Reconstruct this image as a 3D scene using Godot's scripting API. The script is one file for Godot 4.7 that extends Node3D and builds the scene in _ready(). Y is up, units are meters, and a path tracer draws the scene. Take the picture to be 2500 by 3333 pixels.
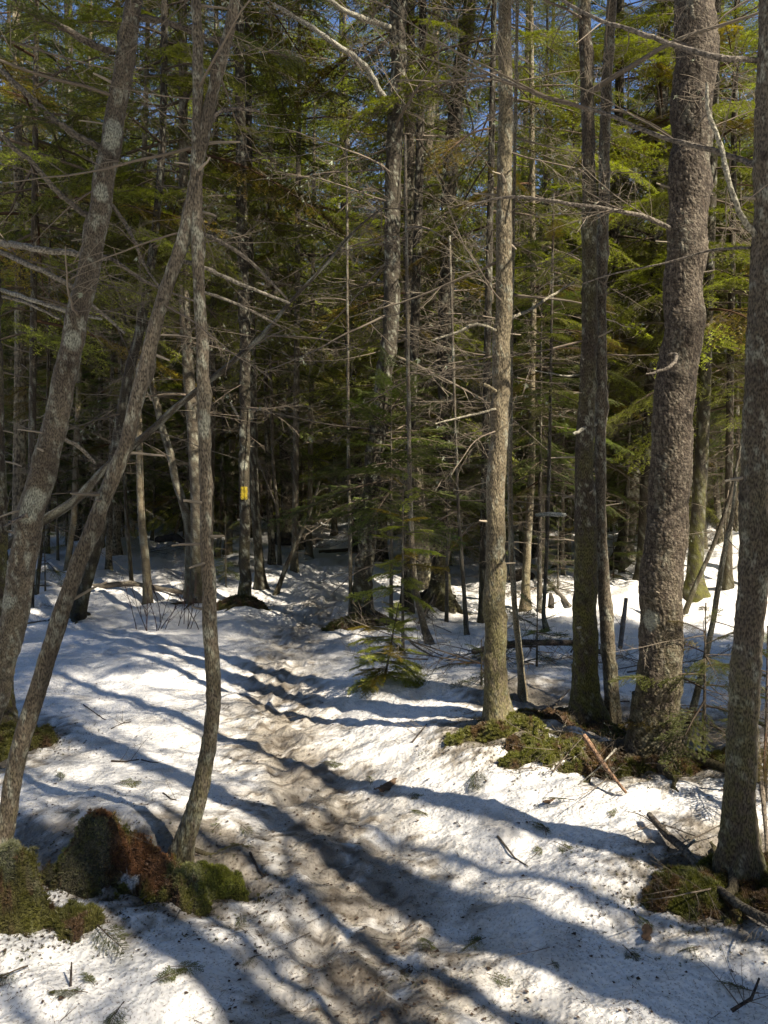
extends Node3D

var rng := RandomNumberGenerator.new()
var M := {}
var used := {}
var N1 := FastNoiseLite.new()
var N2 := FastNoiseLite.new()
var N3 := FastNoiseLite.new()
var CELL := FastNoiseLite.new()
var EDGE := FastNoiseLite.new()
var bough_live := []
var bough_fir := []
var bough_near := []
var bough_painted_bright := []
var bough_painted_sun := []
var twig_dead := []
var twig_bare := []
var tuft: ArrayMesh
var far_tree := []
var steps := []
var wells := []

# ------------------------------------------------------------------ mesh building
class Shape:
	var v := PackedVector3Array()
	var n := PackedVector3Array()
	var c := PackedColorArray()
	var ix := PackedInt32Array()

	func tube(p: PackedVector3Array, r: PackedFloat32Array, sides: int, a: Color, b: Color, cap := true) -> void:
		var m := p.size()
		var first := v.size()
		var t := (p[1] - p[0]).normalized()
		var u := t.cross(Vector3.UP if absf(t.y) < 0.9 else Vector3.RIGHT).normalized()
		for i in m:
			t = (p[mini(i + 1, m - 1)] - p[maxi(i - 1, 0)]).normalized()
			u = (u - t * u.dot(t)).normalized()
			var w := t.cross(u)
			var q := a.lerp(b, float(i) / (m - 1))
			for k in sides:
				var ang := TAU * k / sides
				var d := u * cos(ang) + w * sin(ang)
				v.append(p[i] + d * r[i])
				n.append(d)
				c.append(q)
		for i in m - 1:
			for k in sides:
				var x := first + i * sides + k
				var y := first + i * sides + (k + 1) % sides
				ix.append(x); ix.append(x + sides); ix.append(y)
				ix.append(y); ix.append(x + sides); ix.append(y + sides)
		if cap:
			for e in [0, m - 1]:
				var mid := v.size()
				v.append(p[e]); n.append(-t if e == 0 else t); c.append(b if e else a)
				for k in sides:
					var x: int = first + e * sides + k
					var y: int = first + e * sides + (k + 1) % sides
					if e == 0:
						ix.append(mid); ix.append(x); ix.append(y)
					else:
						ix.append(mid); ix.append(y); ix.append(x)

	func tri(a: Vector3, b: Vector3, d: Vector3, q: Color) -> void:
		var nn := -(b - a).cross(d - a).normalized()
		var s := v.size()
		v.append(a); v.append(b); v.append(d)
		n.append(nn); n.append(nn); n.append(nn)
		c.append(q); c.append(q); c.append(q)
		ix.append(s); ix.append(s + 1); ix.append(s + 2)

	func arrays() -> Array:
		var arr := []
		arr.resize(Mesh.ARRAY_MAX)
		arr[Mesh.ARRAY_VERTEX] = v
		arr[Mesh.ARRAY_NORMAL] = n
		arr[Mesh.ARRAY_COLOR] = c
		arr[Mesh.ARRAY_INDEX] = ix
		return arr

	func to(mesh: ArrayMesh, mat: Material) -> void:
		if v.size():
			mesh.add_surface_from_arrays(Mesh.PRIMITIVE_TRIANGLES, arrays())
			mesh.surface_set_material(mesh.get_surface_count() - 1, mat)


func numbered(called: String) -> String:
	var k: int = used.get(called, 0)
	used[called] = k + 1
	return called if k == 0 else "%s_%03d" % [called, k]


func thing(called: String, label: String, category: String, group := "", at := Vector3.ZERO) -> Node3D:
	var o := Node3D.new()
	o.name = numbered(called)
	add_child(o, true)
	o.position = at
	o.set_meta("label", label)
	o.set_meta("category", category)
	if group:
		o.set_meta("group", group)
	return o


func part(called: String, mesh: Mesh, parent: Node, mat: Material = null, stuff := false) -> MeshInstance3D:
	var o := MeshInstance3D.new()
	var k := 0
	var s := called
	while parent.has_node(NodePath(s)):
		k += 1
		s = "%s_%03d" % [called, k]
	o.name = s
	o.mesh = mesh
	if mat:
		o.material_override = mat
	parent.add_child(o, true)
	if stuff:
		o.set_meta("kind", "stuff")
	return o


func many(called: String, mesh: Mesh, at: Array, parent: Node, tints := []) -> MultiMeshInstance3D:
	var mm := MultiMesh.new()
	mm.transform_format = MultiMesh.TRANSFORM_3D
	mm.use_colors = tints.size() > 0
	mm.mesh = mesh
	mm.instance_count = at.size()
	for i in at.size():
		mm.set_instance_transform(i, at[i])
		if tints.size():
			mm.set_instance_color(i, tints[i])
	var o := MultiMeshInstance3D.new()
	var k := 0
	var s := called
	while parent.has_node(NodePath(s)):
		k += 1
		s = "%s_%03d" % [called, k]
	o.name = s
	o.multimesh = mm
	o.set_meta("kind", "stuff")
	parent.add_child(o, true)
	return o


func solid(called: String, label: String, category: String, shape: Shape, mat: Material, group := "", at := Vector3.ZERO) -> MeshInstance3D:
	var mesh := ArrayMesh.new()
	shape.to(mesh, mat)
	var o := MeshInstance3D.new()
	o.name = numbered(called)
	o.mesh = mesh
	o.position = at
	add_child(o, true)
	o.set_meta("label", label)
	o.set_meta("category", category)
	if group:
		o.set_meta("group", group)
	return o


func sm(a: float, b: float, x: float) -> float:
	var t := clampf((x - a) / (b - a), 0.0, 1.0)
	return t * t * (3.0 - 2.0 * t)


# ------------------------------------------------------------------ the lie of the land
func trail_x(z: float) -> float:
	var d := -z
	if d < 2.4: return 0.0 + (2.4 - d) * 0.05
	if d < 2.9: return lerpf(0.0, -0.12, (d - 2.4) / 0.5)
	if d < 3.5: return lerpf(-0.12, -0.22, (d - 2.9) / 0.6)
	if d < 4.85: return lerpf(-0.22, -0.68, (d - 3.5) / 1.35)
	if d < 5.85: return lerpf(-0.68, -0.85, (d - 4.85))
	if d < 7.5: return lerpf(-0.85, -0.98, (d - 5.85) / 1.65)
	if d < 10.5: return lerpf(-0.98, -0.83, (d - 7.5) / 3.0)
	return -0.83 - (d - 10.5) * 0.06


func ground_low(x: float, z: float) -> float:
	# the same broad forms that the trees were placed on
	var d := -z
	var t := trail_x(z)
	var h := 0.20 * sm(0.2, 1.7, x - t) * sm(0.6, 2.4, d) * (1.0 - sm(5.6, 8.5, d))
	h += 0.05 * sm(0.3, 1.2, t - x) * (1.0 - sm(7.0, 9.0, d))
	h += 0.16 * exp(-(((x + 0.98) / 0.75) ** 2 + ((z + 3.2) / 0.6) ** 2))
	h += 0.07 * exp(-(((x + 1.0) / 0.8) ** 2 + ((z + 2.2) / 0.5) ** 2))
	h += 0.09 * exp(-(((x - 0.62) / 0.5) ** 2 + ((z + 4.25) / 0.45) ** 2))
	h -= 0.03 * exp(-(((x - t) / 0.5) ** 2)) * (1.0 - sm(8.0, 12.0, d))
	h += sm(18.0, 50.0, d) * 0.15 + 0.55 * exp(-(((x - 9.0) / 4.0) ** 2 + ((z + 17.0) / 5.0) ** 2)) + 0.3 * exp(-(((x + 7.0) / 3.5) ** 2 + ((z + 17.0) / 4.0) ** 2))
	return h


func ground(x: float, z: float) -> float:
	var d := -z
	var t := trail_x(z)
	var far := sm(6.0, 14.0, sqrt(x * x + z * z))
	var off := absf(x - t)
	var tramp := exp(-((off / 0.42) ** 2)) * (1.0 - sm(11.0, 16.0, d))
	var h := ground_low(x, z)
	h += N1.get_noise_2d(x, z) * (0.045 + 0.16 * far)
	h += N2.get_noise_2d(x, z) * (0.026 + 0.010 * tramp + 0.02 * far)
	if far < 0.98:
		for q in wells:
			var wx: float = x - q.x
			var wz: float = z - q.y
			if absf(wx) < 0.7 and absf(wz) < 0.7:
				h -= 0.055 * exp(-(wx * wx + wz * wz) / (q.z * q.z * 1.6)) * (1.0 + 0.8 * N3.get_noise_2d(x * 0.4, z * 0.4))
		h += N3.get_noise_2d(x, z) * (0.010 + 0.010 * tramp) * (1.0 - far)
		# footprints pressed into the path and beside it
		for s in steps:
			var dx: float = x - s.x
			var dz: float = z - s.y
			if absf(dx) < 0.3 and absf(dz) < 0.3:
				var cs: float = cos(s.z); var sn: float = sin(s.z)
				var a := (dx * cs + dz * sn) / 0.075
				var b := (-dx * sn + dz * cs) / 0.16
				var q := a * a + b * b
				h -= s.w * (exp(-q * q * 0.6) - 0.35 * exp(-(q - 1.9) * (q - 1.9) * 1.4))
	return h


func dirt(x: float, z: float) -> float:
	var d := -z
	var off := (x - trail_x(z)) / (0.43 + 0.13 * N1.get_noise_2d(x * 2.0, z * 2.0))
	var k := exp(-off * off) * (1.0 - sm(9.0, 14.0, d)) * (1.0 - 0.3 * sm(5.0, 8.0, d))
	var a := 0.5 + 0.75 * N2.get_noise_2d(x * 1.3 + 40.0, z * 1.3) + 0.5 * N3.get_noise_2d(x * 1.2, z * 1.2 + 7.0)
	return clampf(k * (0.55 * sm(0.0, 0.7, a + k * 0.3) + 0.6 * sm(0.12, 0.5, N3.get_noise_2d(x * 0.9 + 60.0, z * 1.3) + 0.5 * N2.get_noise_2d(x * 1.2, z * 2.0 + 9.0))), 0.0, 1.0)


func make_ground() -> void:
	var xs := PackedFloat32Array()
	var zs := PackedFloat32Array()
	var x := 0.0
	var s := 0.022
	var right := []
	while x < 170.0:
		right.append(x)
		if x > 2.2: s *= 1.045
		x += s
	for i in range(right.size() - 1, 0, -1): xs.append(-right[i])
	for q in right: xs.append(q)
	var back := []
	s = 0.03
	x = -1.3
	while x < 170.0:
		back.append(x)
		s *= 1.12
		x += s
	for i in range(back.size() - 1, -1, -1): zs.append(back[i])
	s = 0.02
	x = 1.3 + s
	while x < 190.0:
		zs.append(-x)
		if x > 4.5: s *= 1.02
		x += s
	var w := xs.size()
	var n := zs.size()
	var v := PackedVector3Array(); v.resize(w * n)
	var nn := PackedVector3Array(); nn.resize(w * n)
	var c := PackedColorArray(); c.resize(w * n)
	for j in n:
		for i in w:
			v[j * w + i] = Vector3(xs[i], ground(xs[i], zs[j]), zs[j])
	var clean := Color(0.80, 0.788, 0.76)
	var ice := Color(0.29, 0.262, 0.22)
	var mud := Color(0.085, 0.068, 0.05)
	for j in n:
		for i in w:
			var l := v[j * w + maxi(i - 1, 0)]
			var r := v[j * w + mini(i + 1, w - 1)]
			var a := v[maxi(j - 1, 0) * w + i]
			var b := v[mini(j + 1, n - 1) * w + i]
			nn[j * w + i] = (a - b).cross(r - l).normalized() if true else Vector3.UP
			if nn[j * w + i].y < 0.0: nn[j * w + i] = -nn[j * w + i]
			var p := v[j * w + i]
			var q := clean
			if absf(p.x) < 9.0 and p.z > -16.0 and p.z < 2.0:
				var k := dirt(p.x, p.z)
				var patch := sm(0.30, 0.62, N2.get_noise_2d(p.x * 0.8 - 90.0, p.z * 0.8 + 31.0) + 0.25 * N3.get_noise_2d(p.x, p.z))
				k = maxf(k, patch * 0.22)
				for w4 in wells:
					var wd: float = Vector2(w4.x - p.x, w4.y - p.z).length() / (w4.z * 2.1)
					if wd < 1.6: k = maxf(k, 0.75 * (1.0 - sm(0.35, 1.1, wd + 0.5 * N3.get_noise_2d(p.x, p.z))))
				q = clean.lerp(ice, minf(1.0, k * 2.0)).lerp(mud, sm(0.4, 0.95, k) * 0.8)
			c[j * w + i] = q
	var ix := PackedInt32Array(); ix.resize((w - 1) * (n - 1) * 6)
	var o := 0
	for j in n - 1:
		for i in w - 1:
			var a := j * w + i
			ix[o] = a; ix[o + 1] = a + w + 1; ix[o + 2] = a + 1
			ix[o + 3] = a; ix[o + 4] = a + w; ix[o + 5] = a + w + 1
			o += 6
	var arr := []
	arr.resize(Mesh.ARRAY_MAX)
	arr[Mesh.ARRAY_VERTEX] = v
	arr[Mesh.ARRAY_NORMAL] = nn
	arr[Mesh.ARRAY_COLOR] = c
	arr[Mesh.ARRAY_INDEX] = ix
	var mesh := ArrayMesh.new()
	mesh.add_surface_from_arrays(Mesh.PRIMITIVE_TRIANGLES, arr)
	mesh.surface_set_material(0, M.snow)
	var g := MeshInstance3D.new()
	g.name = "snowy_ground"
	g.mesh = mesh
	add_child(g, true)
	g.set_meta("kind", "structure")
	g.set_meta("label", "uneven old snow over the forest floor with a trodden dirty path")


# ------------------------------------------------------------------ materials
func noise_tex(n: FastNoiseLite, size: int, ramp = null) -> NoiseTexture2D:
	var t := NoiseTexture2D.new()
	t.width = size; t.height = size
	t.seamless = true
	t.noise = n
	if ramp:
		var g := Gradient.new()
		g.offsets = PackedFloat32Array(ramp[0])
		g.colors = PackedColorArray(ramp[1])
		t.color_ramp = g
	return t


func fnl(kind: int, freq: float, oct: int, sd: int) -> FastNoiseLite:
	var n := FastNoiseLite.new()
	n.noise_type = kind
	n.frequency = freq
	n.seed = sd
	n.fractal_type = FastNoiseLite.FRACTAL_FBM if oct > 1 else FastNoiseLite.FRACTAL_NONE
	n.fractal_octaves = oct
	return n


func mat(rough: float, tex: Texture2D, relief: Texture2D, depth: float, scale: Vector3, world := false) -> StandardMaterial3D:
	var m := StandardMaterial3D.new()
	m.vertex_color_use_as_albedo = true
	m.roughness = rough
	m.metallic_specular = 0.35
	if tex:
		m.albedo_texture = tex
	if relief:
		m.heightmap_enabled = true
		m.heightmap_texture = relief
		m.heightmap_scale = depth
	if tex or relief:
		m.uv1_triplanar = true
		m.uv1_world_triplanar = world
		m.uv1_scale = scale
	return m


func g(v: float) -> Color:
	return Color(v, v, v)


func make_materials() -> void:
	N1.noise_type = FastNoiseLite.TYPE_SIMPLEX_SMOOTH; N1.frequency = 0.75; N1.seed = 11; N1.fractal_octaves = 2
	N2.noise_type = FastNoiseLite.TYPE_SIMPLEX_SMOOTH; N2.frequency = 2.6; N2.seed = 5; N2.fractal_octaves = 2
	N3.noise_type = FastNoiseLite.TYPE_SIMPLEX_SMOOTH; N3.frequency = 9.0; N3.seed = 23; N3.fractal_octaves = 3
	CELL.noise_type = FastNoiseLite.TYPE_CELLULAR; CELL.frequency = 1.0; CELL.seed = 3
	CELL.cellular_return_type = FastNoiseLite.RETURN_CELL_VALUE; CELL.fractal_type = FastNoiseLite.FRACTAL_NONE
	CELL.cellular_jitter = 0.9
	EDGE.noise_type = FastNoiseLite.TYPE_CELLULAR; EDGE.frequency = 1.0; EDGE.seed = 3
	EDGE.cellular_return_type = FastNoiseLite.RETURN_DISTANCE2_SUB; EDGE.fractal_type = FastNoiseLite.FRACTAL_NONE
	EDGE.cellular_jitter = 0.9
	var pits := fnl(FastNoiseLite.TYPE_CELLULAR, 0.028, 2, 8)
	pits.cellular_return_type = FastNoiseLite.RETURN_DISTANCE
	var grain := fnl(FastNoiseLite.TYPE_SIMPLEX, 0.035, 5, 4)
	var speck := fnl(FastNoiseLite.TYPE_SIMPLEX, 0.06, 3, 14)
	var flake := fnl(FastNoiseLite.TYPE_CELLULAR, 0.03, 2, 21)
	flake.cellular_return_type = FastNoiseLite.RETURN_DISTANCE2_SUB
	var litter := noise_tex(speck, 1024, [[0.0, 0.20, 0.27, 1.0], [Color(0.45, 0.40, 0.34), Color(0.72, 0.69, 0.65), g(0.97), g(1.0)]])
	M.snow = mat(0.5, litter, noise_tex(pits, 1024), 1.3, Vector3(1.05, 1.05, 1.05), true)
	M.snow.metallic_specular = 0.4
	var bark_tone := noise_tex(grain, 512, [[0.0, 0.35, 0.5, 0.62, 1.0], [g(0.34), g(0.56), g(0.80), g(0.95), g(1.0)]])
	var bark_relief := noise_tex(flake, 512)
	var fleck := noise_tex(fnl(FastNoiseLite.TYPE_SIMPLEX, 0.05, 4, 61), 1024, [[0.0, 0.36, 0.46, 0.55, 0.66, 1.0], [g(0.38), g(0.62), g(0.80), g(0.9), g(1.0), g(1.0)]])
	M.bark = mat(0.9, fleck, noise_tex(grain, 512), 0.7, Vector3(2.3, 0.85, 2.3))
	M.bark_far = mat(0.9, bark_tone, bark_relief, 1.6, Vector3(1.4, 0.7, 1.4))
	M.scaly = mat(0.85, noise_tex(speck, 512, [[0.0, 0.4, 0.6, 1.0], [g(0.5), g(0.75), g(0.92), g(1.0)]]), noise_tex(grain, 512), 0.5, Vector3(3.0, 3.0, 3.0))
	M.twig = mat(0.9, null, null, 0, Vector3.ONE)
	M.needle = mat(0.45, null, null, 0, Vector3.ONE)
	M.needle.metallic_specular = 0.5
	M.needle.backlight_enabled = true
	M.needle.backlight = Color(0.88, 0.95, 0.30)
	M.moss = mat(1.0, noise_tex(grain, 512, [[0.0, 0.4, 0.6, 1.0], [g(0.4), g(0.7), g(0.9), g(1.0)]]), noise_tex(speck, 512), 1.5, Vector3(3.0, 3.0, 3.0), true)
	M.wood = mat(0.85, bark_tone, bark_relief, 0.8, Vector3(3.0, 3.0, 3.0))
	M.paint = mat(0.6, noise_tex(speck, 256, [[0.0, 0.38, 0.45, 1.0], [Color(0.6, 0.55, 0.4), g(0.8), g(1.0), g(1.0)]]), null, 0.0, Vector3(6, 6, 6))


# ------------------------------------------------------------------ twigs and boughs
func needles(sh: Shape, p: PackedVector3Array, from: float, step: float, nl: float, nw: float, per: int, flat: bool, tone: Color, r: RandomNumberGenerator) -> void:
	for i in p.size() - 1:
		var a := p[i]
		var b := p[i + 1]
		var ax := (b - a)
		var l := ax.length()
		if l < 0.001 or float(i + 1) / p.size() < from: continue
		ax /= l
		var side := ax.cross(Vector3.UP).normalized()
		var up := side.cross(ax)
		var m := maxi(1, int(l / step))
		for k in m:
			var at := a.lerp(b, (k + r.randf()) / m)
			for q in per:
				var ang := r.randf_range(-0.5, 0.5)
				if flat:
					ang += 0.25 if q % 2 == 0 else PI - 0.25
				else:
					ang = r.randf_range(-0.5, PI + 0.5)
				var d := (side * cos(ang) + up * sin(ang)) * 0.85 + ax * r.randf_range(0.35, 0.8)
				d = d.normalized()
				var wv := (ax * 0.8 + side.cross(d) * 0.6).normalized() * nw * 0.5
				var t := tone * r.randf_range(0.65, 1.35)
				sh.tri(at - wv, at + wv, at + d * nl * r.randf_range(0.75, 1.15), t)


func limb(a: Vector3, d: Vector3, length: float, segs: int, droop: float, wob: float, r: RandomNumberGenerator) -> PackedVector3Array:
	var p := PackedVector3Array([a])
	var dir := d.normalized()
	for i in segs:
		dir = (dir + Vector3(r.randf_range(-wob, wob), r.randf_range(-wob, wob) - droop / segs, r.randf_range(-wob, wob))).normalized()
		p.append(p[-1] + dir * length / segs)
	return p


func taper(n: int, a: float, b: float) -> PackedFloat32Array:
	var r := PackedFloat32Array()
	for i in n: r.append(lerpf(a, b, float(i) / (n - 1)))
	return r


func on(p: PackedVector3Array, t: float) -> Vector3:
	var f := clampf(t, 0.0, 0.9999) * (p.size() - 1)
	return p[int(f)].lerp(p[int(f) + 1], f - int(f))


func along(p: PackedVector3Array, t: float) -> Vector3:
	var i := int(clampf(t, 0.0, 0.9999) * (p.size() - 1))
	return (p[i + 1] - p[i]).normalized()


func make_bough(length: float, gap: float, step: float, nl: float, nw: float, per: int, flat: bool, tone: Color, droop: float, sd: int, bare := 0.25, stout := 1.0) -> ArrayMesh:
	var r := RandomNumberGenerator.new()
	r.seed = sd
	var wood := Shape.new()
	var leaf := Shape.new()
	var brown := Color(0.085, 0.065, 0.045)
	var main := limb(Vector3.ZERO, Vector3(1, 0.12, 0), length, 9, droop, 0.05, r)
	wood.tube(main, taper(10, (0.007 + length * 0.005) * stout, 0.002 * stout), 4, brown, brown, false)
	needles(leaf, main, 0.55, step, nl, nw, per, flat, tone, r)
	var s := bare * length
	var sign := 1.0
	while s < length:
		var t := s / length
		var tl := (0.40 * length * pow(1.0 - t, 0.75) + 0.07) * r.randf_range(0.55, 1.1)
		if t < 0.4: tl *= 0.55 + t
		var ax := along(main, t)
		var side := ax.cross(Vector3.UP).normalized() * sign
		var d := ax * r.randf_range(0.5, 0.95) + side * r.randf_range(0.6, 0.9) + Vector3.UP * r.randf_range(-0.22, 0.12)
		var tw := limb(on(main, t), d, tl, 5, droop * 0.6, 0.09, r)
		wood.tube(tw, taper(6, 0.0035 * stout, 0.0012 * stout), 3, brown, brown, false)
		var lit := tone * r.randf_range(0.75, 1.25)  # tone drawn at random for each side twig
		needles(leaf, tw, 0.0 if t > 0.35 else 0.35, step, nl, nw, per, flat, lit, r)
		if tl > 0.12:
			var q := 0.15 * tl
			var s2 := 1.0
			while q < tl * 0.95:
				var t2 := q / tl
				var l2 := (0.45 * (tl - q) + 0.03) * r.randf_range(0.6, 1.1)
				var a2 := along(tw, t2)
				var sd2 := a2.cross(Vector3.UP).normalized() * s2
				var p2 := limb(on(tw, t2), a2 * 0.8 + sd2 * 0.7 + Vector3.UP * r.randf_range(-0.2, 0.12), l2, 3, droop * 0.4, 0.08, r)
				needles(leaf, p2, 0.0, step, nl, nw, per, flat, lit * r.randf_range(0.85, 1.2), r)
				q += gap * r.randf_range(0.8, 1.3)
				s2 = -s2
		s += gap * 0.6 * r.randf_range(0.7, 1.3)
		sign = -sign
	var mesh := ArrayMesh.new()
	wood.to(mesh, M.twig)
	leaf.to(mesh, M.needle)
	return mesh


func make_dead(length: float, thick: float, gap: float, sd: int, lichen: float, rise := 0.0) -> ArrayMesh:
	var r := RandomNumberGenerator.new()
	r.seed = sd
	var sh := Shape.new()
	var ca := Color(0.125, 0.10, 0.075) * r.randf_range(0.8, 1.2)
	var cb := Color(0.21, 0.175, 0.13) * r.randf_range(0.8, 1.15)
	var main := limb(Vector3.ZERO, Vector3(1, rise, 0), length, 9, r.randf_range(-0.15, 0.55), 0.09, r)
	sh.tube(main, taper(10, thick, 0.0022), 5, ca, cb, false)
	var s := length * r.randf_range(0.08, 0.2)
	while s < length:
		var t := s / length
		var tl := (0.42 * length * pow(1.0 - t, 0.7) + 0.06) * r.randf_range(0.3, 1.1)
		var ax := along(main, t)
		var ang := r.randf_range(-0.7, 0.7) + (0.0 if r.randf() < 0.5 else PI)
		var sv := ax.cross(Vector3.UP).normalized()
		var d := ax * r.randf_range(0.35, 0.95) + (sv * cos(ang) + Vector3.UP * sin(ang)) * 0.85
		var tw := limb(on(main, t), d, tl, 4, r.randf_range(-0.3, 0.6), 0.17, r)
		sh.tube(tw, taper(5, thick * 0.38 * (1.0 - t * 0.6), 0.0013), 3, ca.lerp(cb, t), cb, false)
		if tl > 0.10:
			var q := 0.2 * tl
			while q < tl:
				var a2 := along(tw, q / tl)
				var d2 := a2 * 0.7 + Vector3(r.randf_range(-1, 1), r.randf_range(-0.9, 0.8), r.randf_range(-1, 1)) * 0.75
				var p2 := limb(on(tw, q / tl), d2, r.randf_range(0.04, 0.16) + 0.2 * (tl - q), 3, 0.15, 0.2, r)
				sh.tube(p2, taper(4, 0.0022, 0.001), 3, cb, cb, false)
				if r.randf() < lichen:
					var at := on(p2, r.randf())
					for k in 7:
						var o := Vector3(r.randf_range(-1, 1), r.randf_range(-1.6, 0.2), r.randf_range(-1, 1)) * 0.025
						sh.tri(at, at + o + Vector3(0.004, 0, 0.003), at + o * 0.6 + Vector3(-0.004, -0.006, 0), Color(0.30, 0.33, 0.24) * r.randf_range(0.7, 1.1))
				q += gap * r.randf_range(0.5, 1.2)
		s += gap * r.randf_range(0.5, 1.3)
	var mesh := ArrayMesh.new()
	sh.to(mesh, M.twig)
	return mesh


func add_mesh(sh: Shape, mesh: ArrayMesh, surface: int, t: Transform3D, tint: float) -> void:
	var a := mesh.surface_get_arrays(surface)
	var first := sh.v.size()
	var v: PackedVector3Array = a[Mesh.ARRAY_VERTEX]
	var n: PackedVector3Array = a[Mesh.ARRAY_NORMAL]
	var c: PackedColorArray = a[Mesh.ARRAY_COLOR]
	for i in v.size():
		sh.v.append(t * v[i])
		sh.n.append((t.basis * n[i]).normalized())
		sh.c.append(c[i] * tint)
	for i in a[Mesh.ARRAY_INDEX]: sh.ix.append(first + i)


func make_far_tree(k: int, coarse: Array) -> ArrayMesh:
	# a whole spruce for the depth of the forest, where single boughs cannot be told apart
	var r := RandomNumberGenerator.new()
	r.seed = 3300 + k
	var wood := Shape.new()
	var leaf := Shape.new()
	var tall := 13.0 + k
	wood.tube(PackedVector3Array([Vector3(0, -0.5, 0), Vector3(0.1, tall * 0.4, 0), Vector3(0, tall, 0.1)]), PackedFloat32Array([0.13, 0.09, 0.01]), 7, Color(0.12, 0.09, 0.065), Color(0.1, 0.08, 0.055))
	var h := 0.7 + 0.8 * k
	while h < tall:
		var f := (tall - h) / tall
		var t := outward(r.randf() * TAU, lerpf(0.5, -0.3, f) + r.randf_range(-0.2, 0.2), Vector3(0, h, 0), (1.15 * pow(f, 0.7) + 0.08) * r.randf_range(0.6, 1.1))
		add_mesh(leaf, coarse[r.randi() % 3], 1, t, r.randf_range(0.6, 1.25))
		h += r.randf_range(0.06, 0.2)
	var mesh := ArrayMesh.new()
	wood.to(mesh, M.twig)
	leaf.to(mesh, M.needle)
	return mesh


func make_boughs() -> void:
	var spruce := Color(0.152, 0.153, 0.034)
	var fir := Color(0.098, 0.122, 0.033)
	for i in 4:
		bough_live.append(make_bough(1.5 + 0.15 * i, 0.066, 0.018, 0.030, 0.0125, 4, false, spruce * (0.85 + 0.12 * i), 0.25 + 0.12 * i, 100 + i))
		bough_fir.append(make_bough(1.1 + 0.12 * i, 0.056, 0.014, 0.026, 0.0105, 4, true, fir * (0.85 + 0.13 * i), 0.12 + 0.1 * i, 200 + i, 0.12))
		bough_painted_sun.append(make_bough(1.5 + 0.15 * i, 0.07, 0.018, 0.028, 0.0125, 4, false, Color(0.30, 0.31, 0.065) * (0.85 + 0.1 * i), 0.2 + 0.12 * i, 380 + i))  # lit copy of the spruce bough: sunlight painted into the needle colour
		bough_painted_bright.append(make_bough(0.62 + 0.08 * i, 0.040, 0.0065, 0.022, 0.009, 4, false, Color(0.30, 0.31, 0.07) * (0.9 + 0.1 * i), 0.1 + 0.1 * i, 350 + i, 0.06, 0.4))  # short sapling boughs with sunlight put into their needle colour
		bough_near.append(make_bough(0.72 + 0.1 * i, 0.042, 0.0045, 0.016, 0.0052, 4, i % 2 == 0, fir.lerp(spruce, 0.45), 0.25 + 0.12 * i, 300 + i, 0.15))
	var coarse := []
	for i in 3: coarse.append(make_bough(1.9, 0.13, 0.045, 0.075, 0.034, 3, false, spruce * (0.8 + 0.15 * i), 0.4, 700 + i, 0.15))
	for i in 3: far_tree.append(make_far_tree(i, coarse))
	for i in 8:
		twig_dead.append(make_dead(1.25 + 0.08 * i, 0.010, 0.085, 400 + i, 0.10, 0.1 - 0.04 * i))
		twig_bare.append(make_dead(0.55 + 0.10 * i, 0.008, 0.16, 500 + i, 0.05, 0.15 - 0.06 * i))
	var t := Shape.new()
	var r := RandomNumberGenerator.new()
	r.seed = 77
	for k in 9:
		var a := Vector3(r.randf_range(-1, 1), 0, r.randf_range(-1, 1)) * 0.006
		var d := Vector3(r.randf_range(-1, 1), r.randf_range(0.5, 1.6), r.randf_range(-1, 1)).normalized() * r.randf_range(0.009, 0.02)
		var wv := d.cross(Vector3(r.randf(), r.randf(), r.randf())).normalized() * 0.0016
		t.tri(a - wv, a + wv, a + d, g(1.0) * r.randf_range(0.6, 1.3))
	tuft = ArrayMesh.new()
	t.to(tuft, M.needle)


# ------------------------------------------------------------------ trees
func path_at(pts: Array, h: float) -> Vector4:
	# the trunk's centre and radius at a height above its foot
	var m := pts.size()
	if h <= pts[0].y: return pts[0] + (pts[1] - pts[0]) * ((h - pts[0].y) / maxf(pts[1].y - pts[0].y, 0.01))
	for i in m - 1:
		if h <= pts[i + 1].y or i == m - 2:
			var t := clampf((h - pts[i].y) / maxf(pts[i + 1].y - pts[i].y, 0.001), 0.0, 1.0)
			return pts[i].cubic_interpolate(pts[i + 1], pts[maxi(i - 1, 0)], pts[mini(i + 2, m - 1)], t) if false else lerp4(pts, i, t)
	return pts[m - 1]


func lerp4(pts: Array, i: int, t: float) -> Vector4:
	var a: Vector4 = pts[i]
	var b: Vector4 = pts[i + 1]
	var p: Vector4 = pts[maxi(i - 1, 0)]
	var q: Vector4 = pts[mini(i + 2, pts.size() - 1)]
	var dy := maxf(b.y - a.y, 0.001)
	var ma := (b - p) / maxf(b.y - p.y, 0.001) * dy
	var mb := (q - a) / maxf(q.y - a.y, 0.001) * dy
	var t2 := t * t
	var t3 := t2 * t
	var o := a * (2 * t3 - 3 * t2 + 1) + ma * (t3 - 2 * t2 + t) + b * (-2 * t3 + 3 * t2) + mb * (t3 - t2)
	o.y = lerpf(a.y, b.y, t)
	return o


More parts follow.
